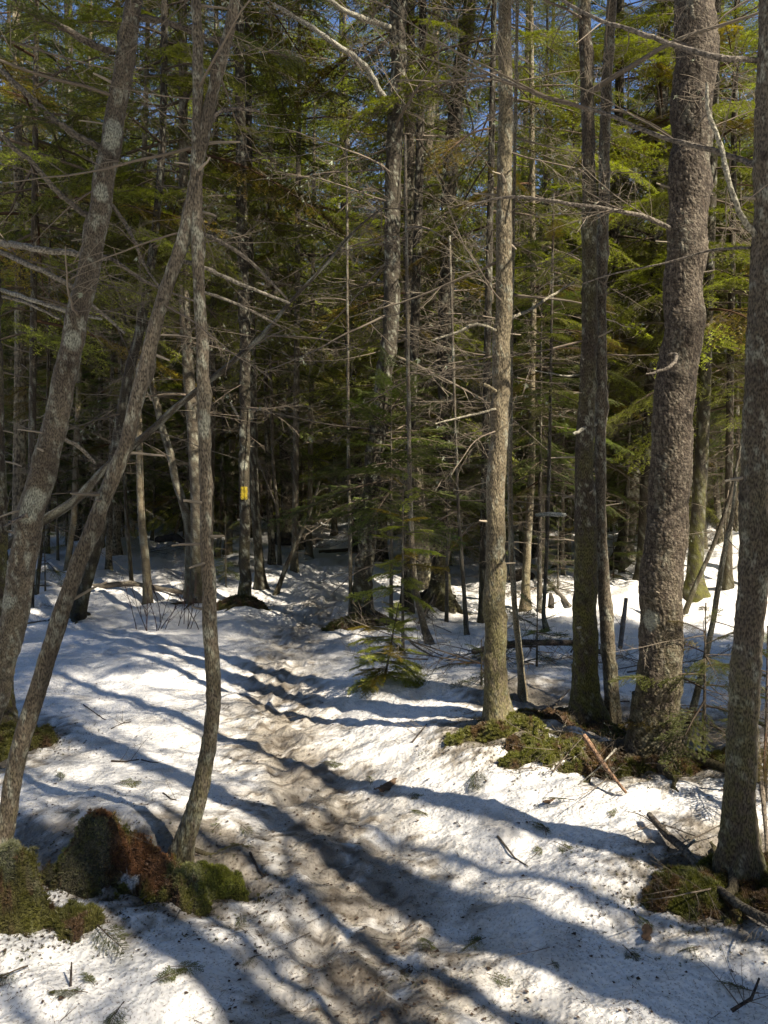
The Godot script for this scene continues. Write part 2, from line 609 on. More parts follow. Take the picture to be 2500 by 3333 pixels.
const TONES := {
	"black": [Color(0.046, 0.038, 0.027), Color(0.088, 0.074, 0.054), Color(0.022, 0.017, 0.012)],  # darker copy of the dark bark: shade painted into the shaded trunks
	"grey": [Color(0.114, 0.092, 0.065), Color(0.194, 0.164, 0.121), Color(0.053, 0.041, 0.029)],
	"dark": [Color(0.065, 0.051, 0.036), Color(0.116, 0.096, 0.069), Color(0.031, 0.023, 0.016)],
	"scaly": [Color(0.098, 0.076, 0.055), Color(0.225, 0.188, 0.142), Color(0.026, 0.019, 0.014)],
	"pale": [Color(0.168, 0.135, 0.086), Color(0.258, 0.217, 0.144), Color(0.082, 0.059, 0.037)],
}


func trunk_mesh(pts: Array, o: Dictionary) -> ArrayMesh:
	var sides: int = o.get("sides", 12)
	var step: float = o.get("step", 0.09)
	var bump: float = o.get("bump", 0.004)
	var flare: float = o.get("flare", 0.35)
	var moss: float = o.get("moss", 0.25)
	var lichen: float = o.get("lichen", 0.3)
	var fine_to: float = o.get("fine_to", 5.6)
	var tone: Array = TONES[o.get("bark", "grey")]
	var plates: bool = o.get("bark", "grey") == "scaly"
	var spots: Array = o.get("spots", [])
	var org: Vector3 = o.get("origin", Vector3.ZERO)
	var key := org.x * 3.1 + org.z * 1.7
	var hs := PackedFloat32Array()
	var top: float = pts[pts.size() - 1].y
	var h: float = pts[0].y
	while h < top:
		hs.append(h)
		h += step if h < fine_to else maxf(step * 6.0, 0.25)
	hs.append(top)
	var m := hs.size()
	var kr := RandomNumberGenerator.new()
	kr.seed = int(absf(key) * 1000.0) + 17
	var knots := []
	for i in o.get("knots", 0): knots.append([kr.randf_range(0.25, minf(top, fine_to)), kr.randf() * TAU, kr.randf_range(0.014, 0.034)])
	var v := PackedVector3Array(); v.resize(m * sides)
	var c := PackedColorArray(); c.resize(m * sides)
	var green := Color(0.115, 0.115, 0.022)
	var pale := Color(0.36, 0.36, 0.28)
	for i in m:
		var p := path_at(pts, hs[i])
		if sides > 20 and hs[i] > 0.3:
			p.x += 0.22 * p.w * N2.get_noise_2d(hs[i] * 0.9, key * 7.0)
			p.z += 0.22 * p.w * N2.get_noise_2d(hs[i] * 0.9, key * 7.0 + 50.0)
			p.w *= 1.0 + 0.07 * N2.get_noise_2d(hs[i] * 1.5 + 20.0, key * 5.0)
		var p2 := path_at(pts, hs[i] + 0.05)
		var t := Vector3(p2.x - p.x, maxf(p2.y - p.y, 0.001), p2.z - p.z).normalized() if hs[i] + 0.05 < top else Vector3.UP
		var u := Vector3.RIGHT.slide(t).normalized()
		var w := t.cross(u)
		var fl := flare * exp(-maxf(hs[i], 0.0) / (0.5 * p.w + 0.10))
		for k in sides:
			var ang := TAU * k / sides
			var d := u * cos(ang) + w * sin(ang)
			var r := p.w * (1.0 + fl * (1.0 + 0.45 * sin(ang * 3.0 + key) + 0.3 * sin(ang * 5.0 + key * 2.0)))
			var q := Vector3(p.x, p.y, p.z) + d * r
			var s := q + org
			var tint := N2.get_noise_3d(s.x * 2.0, s.y * 0.8, s.z * 2.0)
			var fine := N3.get_noise_3d(s.x * 3.0, s.y * 2.0, s.z * 3.0)
			var speck := N3.get_noise_3d(s.x * 3.2, s.y * 2.2, s.z * 3.2)
			var col: Color
			var push := 0.0
			if plates:
				var f := 60.0
				var e := EDGE.get_noise_3d(s.x * f, s.y * f * 0.75, s.z * f) + 1.0
				var cv := CELL.get_noise_3d(s.x * f, s.y * f * 0.75, s.z * f)
				push = bump * (sm(0.02, 0.28, e) * (0.8 + 0.6 * cv) - 0.5 + 0.3 * fine)
				col = tone[0].lerp(tone[1], clampf(0.35 + 0.55 * cv + 0.45 * fine, 0.0, 1.0))
				col = tone[2].lerp(col, sm(0.0, 0.2, e))
				col = col.lerp(pale * 0.8, lichen * sm(0.15, 0.6, tint) * sm(-0.1, 0.5, cv))
			else:
				push = bump * (fine * 0.9 + 0.5 * tint)
				col = tone[0].lerp(tone[1], clampf(0.42 + 0.4 * speck + 0.5 * tint, 0.0, 1.0)).lerp(tone[2], sm(0.2, 0.8, -speck * 0.8 + 0.5 * tint) * 0.5)
				var li := sm(0.80 - lichen * 0.45, 1.02 - lichen * 0.4, 0.5 + 0.45 * N2.get_noise_3d(s.x * 3.4 + 9.0, s.y * 2.2, s.z * 3.4) + 0.75 * speck)
				col = col.lerp(pale, li * 0.7)
				push += li * bump * 0.5
			var mk := moss * clampf(exp(-maxf(hs[i], 0.0) / (0.25 + moss * 0.9)) * 1.6 + 0.8 * tint * moss, 0.0, 1.0) * sm(-0.5, 0.3, fine + tint * 0.8)
			col = col.lerp(green * (1.0 + 0.5 * fine), clampf(mk, 0.0, 1.0))
			push += mk * 0.004
			for kn in knots:
				var dy: float = hs[i] - kn[0]
				if absf(dy) < 0.14:
					var da: float = wrapf(ang - kn[1], -PI, PI) * p.w
					var kd: float = sqrt(da * da + dy * dy * 0.7) / kn[2]
					push += kn[2] * 0.45 * exp(-kd * kd * 0.7)
					col = col.lerp(tone[2] * 0.6, 0.85 * exp(-kd * kd * 2.2))
			var age := N1.get_noise_3d(s.x * 2.0, s.y * 1.1, s.z * 2.0)
			col = col * (1.0 + 0.38 * age)
			for sp in spots:
				var dd: float = Vector3(sp.x - s.x, sp.y - s.y, sp.z - s.z).length() / sp.w + 0.35 * fine + 0.2 * tint
				col = col.lerp(pale * (1.0 + 0.35 * fine), 1.0 - sm(0.75, 1.05, dd))
				push += 0.003 * (1.0 - sm(0.75, 1.05, dd))
			v[i * sides + k] = q + d * push
			c[i * sides + k] = col
	var nn := PackedVector3Array(); nn.resize(m * sides)
	for i in m:
		for k in sides:
			var a := v[mini(i + 1, m - 1) * sides + k] - v[maxi(i - 1, 0) * sides + k]
			var b := v[i * sides + (k + 1) % sides] - v[i * sides + (k + sides - 1) % sides]
			nn[i * sides + k] = b.cross(a).normalized()
	# which way the ring runs decides the sign of the normal
	var mid := Vector3(path_at(pts, hs[0]).x, v[0].y, path_at(pts, hs[0]).z)
	var flip := nn[0].dot(v[0] - mid) < 0.0
	if flip:
		for i in nn.size(): nn[i] = -nn[i]
	var ix := PackedInt32Array(); ix.resize((m - 1) * sides * 6)
	var q6 := 0
	for i in m - 1:
		for k in sides:
			var x := i * sides + k
			var y := i * sides + (k + 1) % sides
			ix[q6] = x; ix[q6 + 3] = y
			if flip:
				ix[q6 + 1] = y; ix[q6 + 2] = x + sides
				ix[q6 + 4] = y + sides; ix[q6 + 5] = x + sides
			else:
				ix[q6 + 1] = x + sides; ix[q6 + 2] = y
				ix[q6 + 4] = x + sides; ix[q6 + 5] = y + sides
			q6 += 6
	var arr := []
	arr.resize(Mesh.ARRAY_MAX)
	arr[Mesh.ARRAY_VERTEX] = v
	arr[Mesh.ARRAY_NORMAL] = nn
	arr[Mesh.ARRAY_COLOR] = c
	arr[Mesh.ARRAY_INDEX] = ix
	var mesh := ArrayMesh.new()
	mesh.add_surface_from_arrays(Mesh.PRIMITIVE_TRIANGLES, arr)
	mesh.surface_set_material(0, o.get("mat", M.scaly if plates else M.bark))
	return mesh


func outward(az: float, pitch: float, at: Vector3, s: float, roll := 0.0) -> Transform3D:
	var x := Vector3(cos(az) * cos(pitch), sin(pitch), sin(az) * cos(pitch))
	var z := x.cross(Vector3.UP).normalized()
	var y := z.cross(x)
	var b := Basis(x, y, z)
	if roll: b = Basis(x, roll) * b
	return Transform3D(b.scaled(Vector3(s, s, s)) if false else Basis(b.x * s, b.y * s, b.z * s), at)


# pts: Vector4(x, y, z, radius) from the foot up, in the world; o holds what the tree wears
func tree(called: String, label: String, category: String, group: String, pts: Array, o: Dictionary) -> Node3D:
	var foot: Vector4 = pts[0]
	var base := Vector3(foot.x, foot.y, foot.z)
	var root := thing(called, label, category, group, base)
	var rel := []
	for p in pts: rel.append(p - Vector4(base.x, base.y, base.z, 0))
	var tall: float = o.get("tall", 13.0)
	var last: Vector4 = rel[-1]
	if tall > last.y + 0.3:
		var lean: Vector4 = (rel[-1] - rel[-2]) / maxf(rel[-1].y - rel[-2].y, 0.05)
		var left := tall - last.y
		for f in [0.35, 0.7, 1.0]:
			rel.append(Vector4(last.x + lean.x * left * f * 0.8, last.y + left * f, last.z + lean.z * left * f * 0.8, lerpf(last.w, 0.012, f)))
	rel.insert(0, Vector4(rel[0].x - (rel[1].x - rel[0].x) / maxf(rel[1].y, 0.1) * 0.3, -0.3, rel[0].z, rel[0].w * 1.02))
	o.origin = base
	part("trunk", trunk_mesh(rel, o), root)
	var rr := RandomNumberGenerator.new()
	rr.seed = hash(root.name) + 5
	for i in o.get("roots", 0):
		var az: float = TAU * (i + rr.randf_range(-0.3, 0.3)) / o.roots + base.x
		var sh := Shape.new()
		var p := PackedVector3Array()
		var rd := PackedFloat32Array()
		var w: float = foot.w * rr.randf_range(0.22, 0.38)
		var reach: float = foot.w * rr.randf_range(2.4, 4.6)
		for k in 9:
			var f := k / 8.0
			var q := Vector3(cos(az), 0, sin(az)) * (foot.w * 0.55 + reach * f)
			az += rr.randf_range(-0.12, 0.12)
			var gy := ground(base.x + q.x, base.z + q.z) - base.y
			p.append(Vector3(q.x, lerpf(gy + w * 1.8 + 0.05, gy - w * 0.5, pow(f, 0.5)), q.z))
			rd.append(w * (1.0 - 0.65 * f))
		var bark: Array = TONES[o.get("bark", "grey")]
		sh.tube(p, rd, 9, bark[0], bark[2].lerp(Color(0.1, 0.1, 0.03), 0.5))
		for k in sh.v.size(): sh.v[k] += sh.n[k] * w * 0.35 * N3.get_noise_3dv((sh.v[k] + base) * 2.5)
		var mesh := ArrayMesh.new()
		sh.to(mesh, M.bark)
		part("root", mesh, root)
	for i in o.get("stubs", 0):
		var hh := rr.randf_range(0.4, 4.6)
		var q := path_at(rel, hh)
		var az := rr.randf() * TAU
		var d := Vector3(cos(az), rr.randf_range(-0.25, 0.5), sin(az)).normalized()
		var sh := Shape.new()
		var ln := rr.randf_range(0.03, 0.15)
		var th := rr.randf_range(0.004, 0.009)
		var tn := Color(0.26, 0.22, 0.165) * rr.randf_range(0.5, 1.1)
		sh.tube(limb(Vector3(q.x, q.y, q.z) + d * q.w * 0.85, d, ln + q.w * 0.15, 3, 0.1, 0.12, rr), taper(4, th, th * 0.55), 6, tn, tn * 1.3)
		var mesh := ArrayMesh.new()
		sh.to(mesh, M.twig)
		part("branch_stub", mesh, root)
	dress(root, rel, o)
	return root


func dress(root: Node3D, rel: Array, o: Dictionary) -> void:
	var r := RandomNumberGenerator.new()
	r.seed = hash(root.name)
	var tall: float = rel[-1].y
	if o.has("dead"):
		# [from, to, how many, shortest, longest]
		var d: Array = o.dead
		var singles: bool = o.get("singles", true)
		var sets: Array = [[], [], [], []]
		for i in d[2]:
			var h := lerpf(d[0], d[1], (i + r.randf()) / d[2])
			var p := path_at(rel, h)
			var az := r.randf() * TAU
			var want := r.randf_range(d[3], d[4])
			var src: Array = twig_dead if r.randf() < o.get("twiggy", 0.6) else twig_bare
			var k := r.randi() % 8
			var full: float = (1.25 + 0.08 * k) if src == twig_dead else (0.55 + 0.10 * k)
			var tr := outward(az, r.randf_range(-0.45, 0.3), Vector3(p.x, p.y, p.z) + Vector3(cos(az), 0, sin(az)) * p.w * 0.7, want / full, r.randf_range(-0.5, 0.5))
			if singles:
				part("branch", src[k], root).transform = tr
			else:
				sets[(k % 2) + (2 if src == twig_dead else 0)].append(tr)
		if not singles:
			for k in 4:
				if sets[k].size():
					many("dead_branches", (twig_dead if k >= 2 else twig_bare)[(k % 2) * 3 + r.randi() % 3], sets[k], root)
	if o.has("crown"):
		# [lowest live bough, longest bough, boughs per metre]
		var cr: Array = o.crown
		var kinds: Array = (bough_fir if r.randf() < 0.35 else (bough_painted_sun if r.randf() < 0.5 else bough_live)) if o.get("mixed", false) else bough_fir if o.get("fir", false) else (bough_painted_sun if o.get("painted_sun", false) else bough_painted_bright if o.get("bright", false) else bough_near if o.get("near", false) else bough_live)
		var a: Array = []
		var b: Array = []
		var ta := []
		var tb := []
		var h: float = cr[0]
		var az := r.randf() * TAU
		while h < tall - 0.05:
			var f: float = clampf((tall - h) / (tall - cr[0]), 0.0, 1.0)
			var p := path_at(rel, h)
			var ln: float = cr[1] * (pow(f, 0.75) * (0.72 if f > 0.85 else 1.0) + 0.08) * r.randf_range(0.65, 1.15)
			az += 2.4 + r.randf_range(-0.5, 0.5)
			var pitch := lerpf(0.75, -0.28, clampf(f * 1.25, 0.0, 1.0)) + r.randf_range(-0.16, 0.16)
			var tr := outward(az, pitch, Vector3(p.x, p.y, p.z), ln / 1.45 if kinds == bough_live or kinds == bough_painted_sun else (ln / 1.2 if kinds == bough_fir else (ln / 0.72 if kinds == bough_painted_bright else ln / 0.85)), r.randf_range(-0.35, 0.35))
			var tn := Color.WHITE * (0.6 + 1.1 * r.randf() * r.randf() + 0.15)
			if r.randf() < 0.14: tn = Color(1.15, 0.82, 0.62) * r.randf_range(0.55, 0.95)
			if r.randf() < 0.5:
				a.append(tr); ta.append(tn)
			else:
				b.append(tr); tb.append(tn)
			h += 1.0 / cr[2] * r.randf_range(0.5, 1.5)
		if a.size(): many("crown", kinds[r.randi() % 2], a, root, ta)
		if b.size(): many("crown", kinds[2 + r.randi() % 2], b, root, tb)


# one limb of a tree whose course the photograph shows: a part of that tree
func limb_of(root: Node3D, pts: Array, twigs: int, tone := Color(0.2, 0.17, 0.135), live := 0) -> void:
	var sh := Shape.new()
	var r := RandomNumberGenerator.new()
	r.seed = hash(root.name) + root.get_child_count()
	var ctl := PackedVector3Array()
	var rad := PackedFloat32Array()
	for i in pts.size() - 1:
		var a: Vector4 = pts[i]
		var b: Vector4 = pts[i + 1]
		var p: Vector4 = pts[maxi(i - 1, 0)]
		var q: Vector4 = pts[mini(i + 2, pts.size() - 1)]
		for k in (7 if i == pts.size() - 2 else 6):
			var t := k / 6.0
			var s := 0.5 * (2.0 * a + (b - p) * t + (2.0 * p - 5.0 * a + 4.0 * b - q) * t * t + (3.0 * a - p - 3.0 * b + q) * t * t * t)
			ctl.append(Vector3(s.x, s.y, s.z) - root.position + Vector3(r.randf_range(-1, 1), r.randf_range(-1, 1), r.randf_range(-1, 1)) * a.w * 0.25)
			rad.append(s.w * r.randf_range(0.9, 1.12))
	sh.tube(ctl, rad, 8, tone, tone * 1.35, true)
	var mesh := ArrayMesh.new()
	sh.to(mesh, M.wood)
	var br := part("branch", mesh, root)
	var length := 0.0
	for i in ctl.size() - 1: length += ctl[i].distance_to(ctl[i + 1])
	for i in twigs:
		var t := r.randf_range(0.1, 1.0)
		var ax := along(ctl, t)
		var d := ax * r.randf_range(0.2, 0.9) + Vector3(r.randf_range(-1, 1), r.randf_range(-0.8, 0.7), r.randf_range(-1, 1)) * 0.8
		var k := r.randi() % 8
		var tr := outward(atan2(d.z, d.x), atan2(d.y, Vector2(d.x, d.z).length()), on(ctl, t), r.randf_range(0.25, 0.6) * clampf(length * 0.8, 0.4, 1.2), r.randf() * 6.0)
		part("twig", twig_bare[k] if r.randf() < 0.6 else twig_dead[k], br).transform = tr
	for i in live:
		var t := r.randf_range(0.35, 1.0)
		var ax := along(ctl, t)
		var az := atan2(ax.z, ax.x) + r.randf_range(-1.0, 1.0)
		part("needle_spray", bough_near[r.randi() % 4], br).transform = outward(az, r.randf_range(-0.5, 0.1), on(ctl, t), r.randf_range(0.35, 0.7), r.randf_range(-0.4, 0.4))


# ------------------------------------------------------------------ things on the ground
func on_ground(x: float, z: float, up := 0.0) -> Vector3:
	return Vector3(x, ground(x, z) + up, z)


# a mossy lump: bumps are [x, z, half width, half depth, height, turn] measured from the foot of the thing
func mossy(called: String, label: String, category: String, at: Vector3, bumps: Array, size: Vector2, look: Dictionary, group := "") -> Node3D:
	var root := thing(called, label, category, group, on_ground(at.x, at.z))
	var cell: float = look.get("cell", 0.016)
	var w := int(size.x / cell) + 1
	var n := int(size.y / cell) + 1
	var sh := Shape.new()
	var needle: float = look.get("needles", 0.2)
	var bright: float = look.get("bright", 1.0)
	var steep: float = look.get("steep", 0.8)
	var snowy: Array = look.get("snow", [])
	var hgt := PackedFloat32Array()
	hgt.resize(w * n)
	var r := RandomNumberGenerator.new()
	r.seed = hash(root.name)
	var green := Color(0.120, 0.120, 0.026) * bright
	var olive := Color(0.120, 0.108, 0.040) * bright
	var grey := Color(0.22, 0.225, 0.15) * bright
	var rust := Color(0.125, 0.078, 0.046)
	for j in n:
		for i in w:
			var x := -size.x / 2 + i * cell
			var z := -size.y / 2 + j * cell
			var wx := at.x + x
			var wz := at.z + z
			var jx := x + 0.035 * N3.get_noise_2d(wx * 1.1, wz * 1.1 + 50.0) + 0.05 * N2.get_noise_2d(wx * 1.5 + 3.0, wz * 1.5)
			var jz := z + 0.035 * N3.get_noise_2d(wx * 1.1 + 80.0, wz * 1.1) + 0.05 * N2.get_noise_2d(wx * 1.5 + 33.0, wz * 1.5)
			jx += 0.02 * N3.get_noise_2d(wx * 3.0, wz * 3.0 + 9.0)
			jz += 0.02 * N3.get_noise_2d(wx * 3.0 + 9.0, wz * 3.0)
			var best := -0.2
			for b in bumps:
				var cs := cos(b[5]); var sn := sin(b[5])
				var a: float = ((jx - b[0]) * cs + (jz - b[1]) * sn) / b[2]
				var d: float = (-(jx - b[0]) * sn + (jz - b[1]) * cs) / b[3]
				var q := a * a + d * d
				var y: float = b[4] * pow(1.0 - q, steep) if q < 1.0 else -0.25 * (sqrt(q) - 1.0)
				best = maxf(best, y) if absf(best - y) > 0.04 else maxf(best, y) + (0.04 - absf(best - y)) * 0.2
			var y := best
			if best > 0.0: y += 0.022 * N3.get_noise_2d(wx * 1.6, wz * 1.6) + 0.02 * N2.get_noise_2d(wx * 2.0, wz * 2.0)
			hgt[j * w + i] = y
			var p := Vector3(x, ground(wx, wz) + maxf(y, -0.12) - root.position.y, z)
			sh.v.append(p)
			var t := N2.get_noise_2d(wx * 1.7 + 20.0, wz * 1.7)
			var t2 := N3.get_noise_2d(wx * 1.5, wz * 1.5 - 20.0)
			var c := olive.lerp(green, clampf(0.5 + 1.2 * t, 0.0, 1.0)).lerp(grey, sm(0.1, 0.5, t2 + 0.5 * t) * look.get("grey", 0.5))
			c = c.lerp(rust, sm(0.85 - needle, 1.0 - needle, 0.5 + 0.6 * t2 - 0.5 * t))
			for q in look.get("paint", []):
				var de: float = Vector2(x - q[0], z - q[1]).length() / q[2] + 0.6 * t2 + 0.3 * t
				c = c.lerp(q[3] * (1.0 + 0.5 * t2), 1.0 - sm(0.6, 1.0, de))
			for q in snowy:
				var dd: float = Vector2(x - q[0], z - q[1]).length() / q[2] + 0.5 * t2 + 0.25 * t
				c = c.lerp(Color(0.80, 0.788, 0.76), 1.0 - sm(0.8, 0.95, dd))
			sh.c.append(c)
	for j in n:
		for i in w:
			var l := sh.v[j * w + maxi(i - 1, 0)]
			var rr := sh.v[j * w + mini(i + 1, w - 1)]
			var a := sh.v[maxi(j - 1, 0) * w + i]
			var b := sh.v[mini(j + 1, n - 1) * w + i]
			var nn := (b - a).cross(rr - l).normalized()
			sh.n.append(nn if nn.y > 0 else -nn)
	for j in n - 1:
		for i in w - 1:
			var a := j * w + i
			if hgt[a] < -0.1 and hgt[a + 1] < -0.1 and hgt[a + w] < -0.1 and hgt[a + w + 1] < -0.1: continue
			for q in [a, a + 1, a + w + 1, a, a + w + 1, a + w]: sh.ix.append(q)
	var mesh := ArrayMesh.new()
	sh.to(mesh, M.moss)
	part("moss_cushion", mesh, root)
	var place := []
	var tint := []
	var want: int = look.get("tufts", 2500)
	var tries := 0
	while place.size() < want and tries < want * 12:
		tries += 1
		var k := r.randi() % (w * n)
		if hgt[k] < 0.006 or sh.c[k].b > 0.3: continue
		var nn := sh.n[k]
		if r.randf() > 1.3 - nn.y * 0.6: continue
		var x := nn.cross(Vector3(r.randf_range(-1, 1), 0.3, r.randf_range(-1, 1))).normalized()
		var s: float = r.randf_range(0.6, 1.35) * look.get("tuft", 1.0)
		var up := (nn + Vector3.UP * 0.4).normalized()
		x = x.slide(up).normalized()
		place.append(Transform3D(Basis(x * s, up * s, x.cross(up) * s), sh.v[k] + Vector3(r.randf_range(-0.5, 0.5), 0, r.randf_range(-0.5, 0.5)) * cell))
		tint.append(sh.c[k] * r.randf_range(0.9, 2.1))
	many("moss_tufts", tuft, place, root, tint)
	var crumbs := []
	var ctint := []
	tries = 0
	while crumbs.size() < want / 6 and tries < want * 10:
		tries += 1
		var k := r.randi() % (w * n)
		if hgt[k] > 0.0 or r.randf() > exp(hgt[k] * 14.0): continue
		var cx := at.x + sh.v[k].x + r.randf_range(-0.5, 0.5) * cell
		var cz := at.z + sh.v[k].z + r.randf_range(-0.5, 0.5) * cell
		crumbs.append(Transform3D(Basis.from_euler(Vector3(r.randf_range(-1, 1), r.randf() * TAU, r.randf_range(-1, 1))).scaled(Vector3.ONE * r.randf_range(0.3, 0.9)), on_ground(cx, cz, 0.002) - root.position))
		ctint.append([Color(0.11, 0.105, 0.03), Color(0.10, 0.065, 0.04), Color(0.06, 0.045, 0.03)][r.randi() % 3] * r.randf_range(0.7, 1.5))
	many("moss_crumbs", tuft, crumbs, root, ctint)
	# fallen needles and twigs caught in the moss
	var caught := []
	for i in int(size.x * 14.0):
		var k := r.randi() % (w * n)
		if hgt[k] > 0.01: caught.append(outward(r.randf() * TAU, r.randf_range(-0.1, 0.25), sh.v[k] + Vector3(0, 0.012, 0), r.randf_range(0.08, 0.28), r.randf() * 6.0))
	if caught.size(): many("twig_bits", twig_bare[r.randi() % 8], caught, root)
	return root


func log_mesh(pts: Array, o: Dictionary) -> ArrayMesh:
	# a lying stem: a rough tube with broken ends
	var sh := Shape.new()
	var r := RandomNumberGenerator.new()
	r.seed = int(o.get("seed", 1))
	var ctl := PackedVector3Array()
	var rad := PackedFloat32Array()
	for i in pts.size() - 1:
		var a: Vector4 = pts[i]
		var b: Vector4 = pts[i + 1]
		var m := maxi(2, int((b - a).length() / o.get("step", 0.06)))
		for k in m:
			var s := a.lerp(b, float(k) / m)
			ctl.append(Vector3(s.x, s.y, s.z)); rad.append(s.w)
	ctl.append(Vector3(pts[-1].x, pts[-1].y, pts[-1].z)); rad.append(pts[-1].w)
	var sides: int = o.get("sides", 14)
	sh.tube(ctl, rad, sides, g(1.0), g(1.0), true)
	var base: Color = o.get("tone", Color(0.16, 0.135, 0.105))
	var light: Color = o.get("light", Color(0.30, 0.27, 0.22))
	for k in sh.v.size():
		var p := sh.v[k]
		var a := N3.get_noise_3d(p.x * 2.5, p.y * 2.5, p.z * 2.5)
		var b := N2.get_noise_3d(p.x * 3.0, p.y * 3.0, p.z * 3.0)
		sh.v[k] = p + sh.n[k] * (a * 0.18 + b * 0.12) * rad[0]
		var c := base.lerp(light, clampf(0.4 + a + 0.5 * b, 0.0, 1.0))
		if sh.n[k].y > 0.1: c = c.lerp(Color(0.10, 0.105, 0.022), o.get("moss", 0.0) * sm(-0.2, 0.3, b + 0.4 * a))
		sh.c[k] = c
	var mesh := ArrayMesh.new()
	sh.to(mesh, M.wood)
	return mesh


func fallen(called: String, label: String, category: String, pts: Array, o: Dictionary, stubs := 0, group := "") -> Node3D:
	var base := Vector3(pts[0].x, pts[0].y, pts[0].z)
	var root := thing(called, label, category, group, base)
	var rel := []
	for p in pts: rel.append(p - Vector4(base.x, base.y, base.z, 0))
	o.seed = hash(root.name)
	part("stem", log_mesh(rel, o), root)
	var r := RandomNumberGenerator.new()
	r.seed = o.seed
	for i in stubs:
		var f := r.randf_range(0.1, 0.95) * (rel.size() - 1)
		var p: Vector4 = rel[int(f)].lerp(rel[mini(int(f) + 1, rel.size() - 1)], f - int(f))
		var k := r.randi() % 8
		part("branch_stub", twig_bare[k], root).transform = outward(r.randf() * TAU, r.randf_range(0.0, 1.0), Vector3(p.x, p.y, p.z), r.randf_range(0.15, 0.5) * o.get("stub", 1.0), r.randf() * 6.0)
	return root


func sapling(label: String, at: Vector3, tall: float, spread: float, group: String, o: Dictionary) -> Node3D:
	var p := on_ground(at.x, at.z, -0.02)
	var lean: float = o.get("lean", 0.0)
	var pts := [Vector4(p.x, p.y, p.z, 0.006 + tall * 0.006), Vector4(p.x + lean * 0.5, p.y + tall * 0.5, p.z, 0.004 + tall * 0.003), Vector4(p.x + lean, p.y + tall, p.z, 0.003)]
	var d := {"tall": tall, "sides": 8, "step": 0.06, "bump": 0.001, "flare": 0.2, "moss": 0.1, "lichen": 0.35, "crown": [o.get("from", 0.12) * tall, spread, o.get("per", 26.0)], "near": o.get("near", true), "bright": o.get("bright", false), "fir": o.get("fir", false)}
	if o.has("dead"): d.dead = o.dead; d.twiggy = 0.7
	return tree(o.get("called", "spruce_sapling"), label, "sapling", group, pts, d)


func sprig(label: String, at: Vector3, s: float, turn: float, k: int, group := "") -> void:
	var o := MeshInstance3D.new()
	o.name = numbered("fallen_sprig")
	o.mesh = bough_near[k % 4]
	add_child(o, true)
	o.transform = outward(turn, 0.02, on_ground(at.x, at.z, 0.012), s / 0.8, 0.3)
	o.set_meta("label", label)
	o.set_meta("category", "sprig")
	if group: o.set_meta("group", group)


func stick(label: String, a: Vector3, b: Vector3, r0: float, bend: float, tone: Color, twigs: int, group := "") -> void:
	var m := (a + b) / 2 + Vector3(bend * 0.4, 0, bend)
	var pa := on_ground(a.x, a.z, a.y + r0)
	var pm := on_ground(m.x, m.z, (a.y + b.y) / 2 + r0)
	var pb := on_ground(b.x, b.z, b.y + r0)
	fallen("fallen_stick", label, "stick", [Vector4(pa.x, pa.y, pa.z, r0), Vector4(pm.x, pm.y, pm.z, r0 * 0.8), Vector4(pb.x, pb.y, pb.z, r0 * 0.5)], {"sides": 7, "step": 0.03, "tone": tone, "light": tone * 1.5, "stub": 0.5}, twigs, group)


# ------------------------------------------------------------------ the far forest
func prototype(kind: int) -> Array:
	# [trunk path, what it wears]
	var r := RandomNumberGenerator.new()
	r.seed = 900 + kind
	var tall: float = [14.0, 15.5, 12.0, 16.0, 6.0, 8.5, 11.0, 5.0, 4.2, 13.0, 16.5][kind]
	var rad: float = [0.10, 0.13, 0.075, 0.15, 0.045, 0.06, 0.06, 0.035, 0.032, 0.09, 0.13][kind]
	var bend := r.randf_range(-0.35, 0.35)
	var pts := []
	for i in 8:
		var f := i / 7.0
		pts.append(Vector4(bend * sin(f * 2.6) + 0.05 * sin(f * 9.0 + kind), f * tall, 0.25 * bend * sin(f * 4.0), rad * (1.0 - f * 0.92)))
	pts.insert(0, Vector4(0, -0.6, 0, rad))
	var o := {"tall": tall, "sides": 9, "step": 0.16, "fine_to": 9.0, "bump": 0.006, "flare": 0.5, "moss": 0.3, "lichen": [0.3, 0.15, 0.6, 0.2, 0.3, 0.4, 0.8, 0.3, 0.2, 0.45, 0.2][kind], "bark": ["grey", "dark", "pale", "dark", "grey", "grey", "pale", "dark", "grey", "pale", "dark"][kind], "mat": M.bark_far, "singles": false}
	match kind:
		0: o.crown = [2.2, 1.8, 9.0]; o.dead = [0.9, 5.5, 37, 0.6, 1.8]
		1: o.crown = [3.2, 2.0, 8.5]; o.dead = [1.2, 7.5, 48, 0.7, 2.2]
		2: o.crown = [4.4, 1.4, 9.5]; o.dead = [1.0, 8.5, 48, 0.5, 1.5]
		3: o.crown = [2.6, 2.2, 8.5]; o.dead = [1.4, 6.5, 37, 0.8, 2.2]
		4: o.crown = [1.0, 1.25, 11.0]; o.fir = true; o.dead = [0.4, 1.8, 10, 0.4, 1.0]
		5: o.crown = [1.8, 1.4, 9.5]; o.fir = true; o.dead = [0.6, 3.0, 16, 0.5, 1.2]
		6: o.dead = [0.8, 10.0, 67, 0.4, 1.4]
		7: o.crown = [0.7, 1.1, 18.0]; o.fir = true
		8: o.crown = [0.5, 1.2, 18.0]
		10: o.crown = [8.0, 2.0, 9.0]; o.dead = [3.0, 8.5, 24, 0.5, 1.4]  # high crown shaped to cast shade from out of view
		9: o.crown = [3.8, 1.5, 9.5]; o.dead = [0.9, 7.0, 52, 0.5, 1.7]
	o.twiggy = 0.85
	o.mixed = true
	return [pts, o]


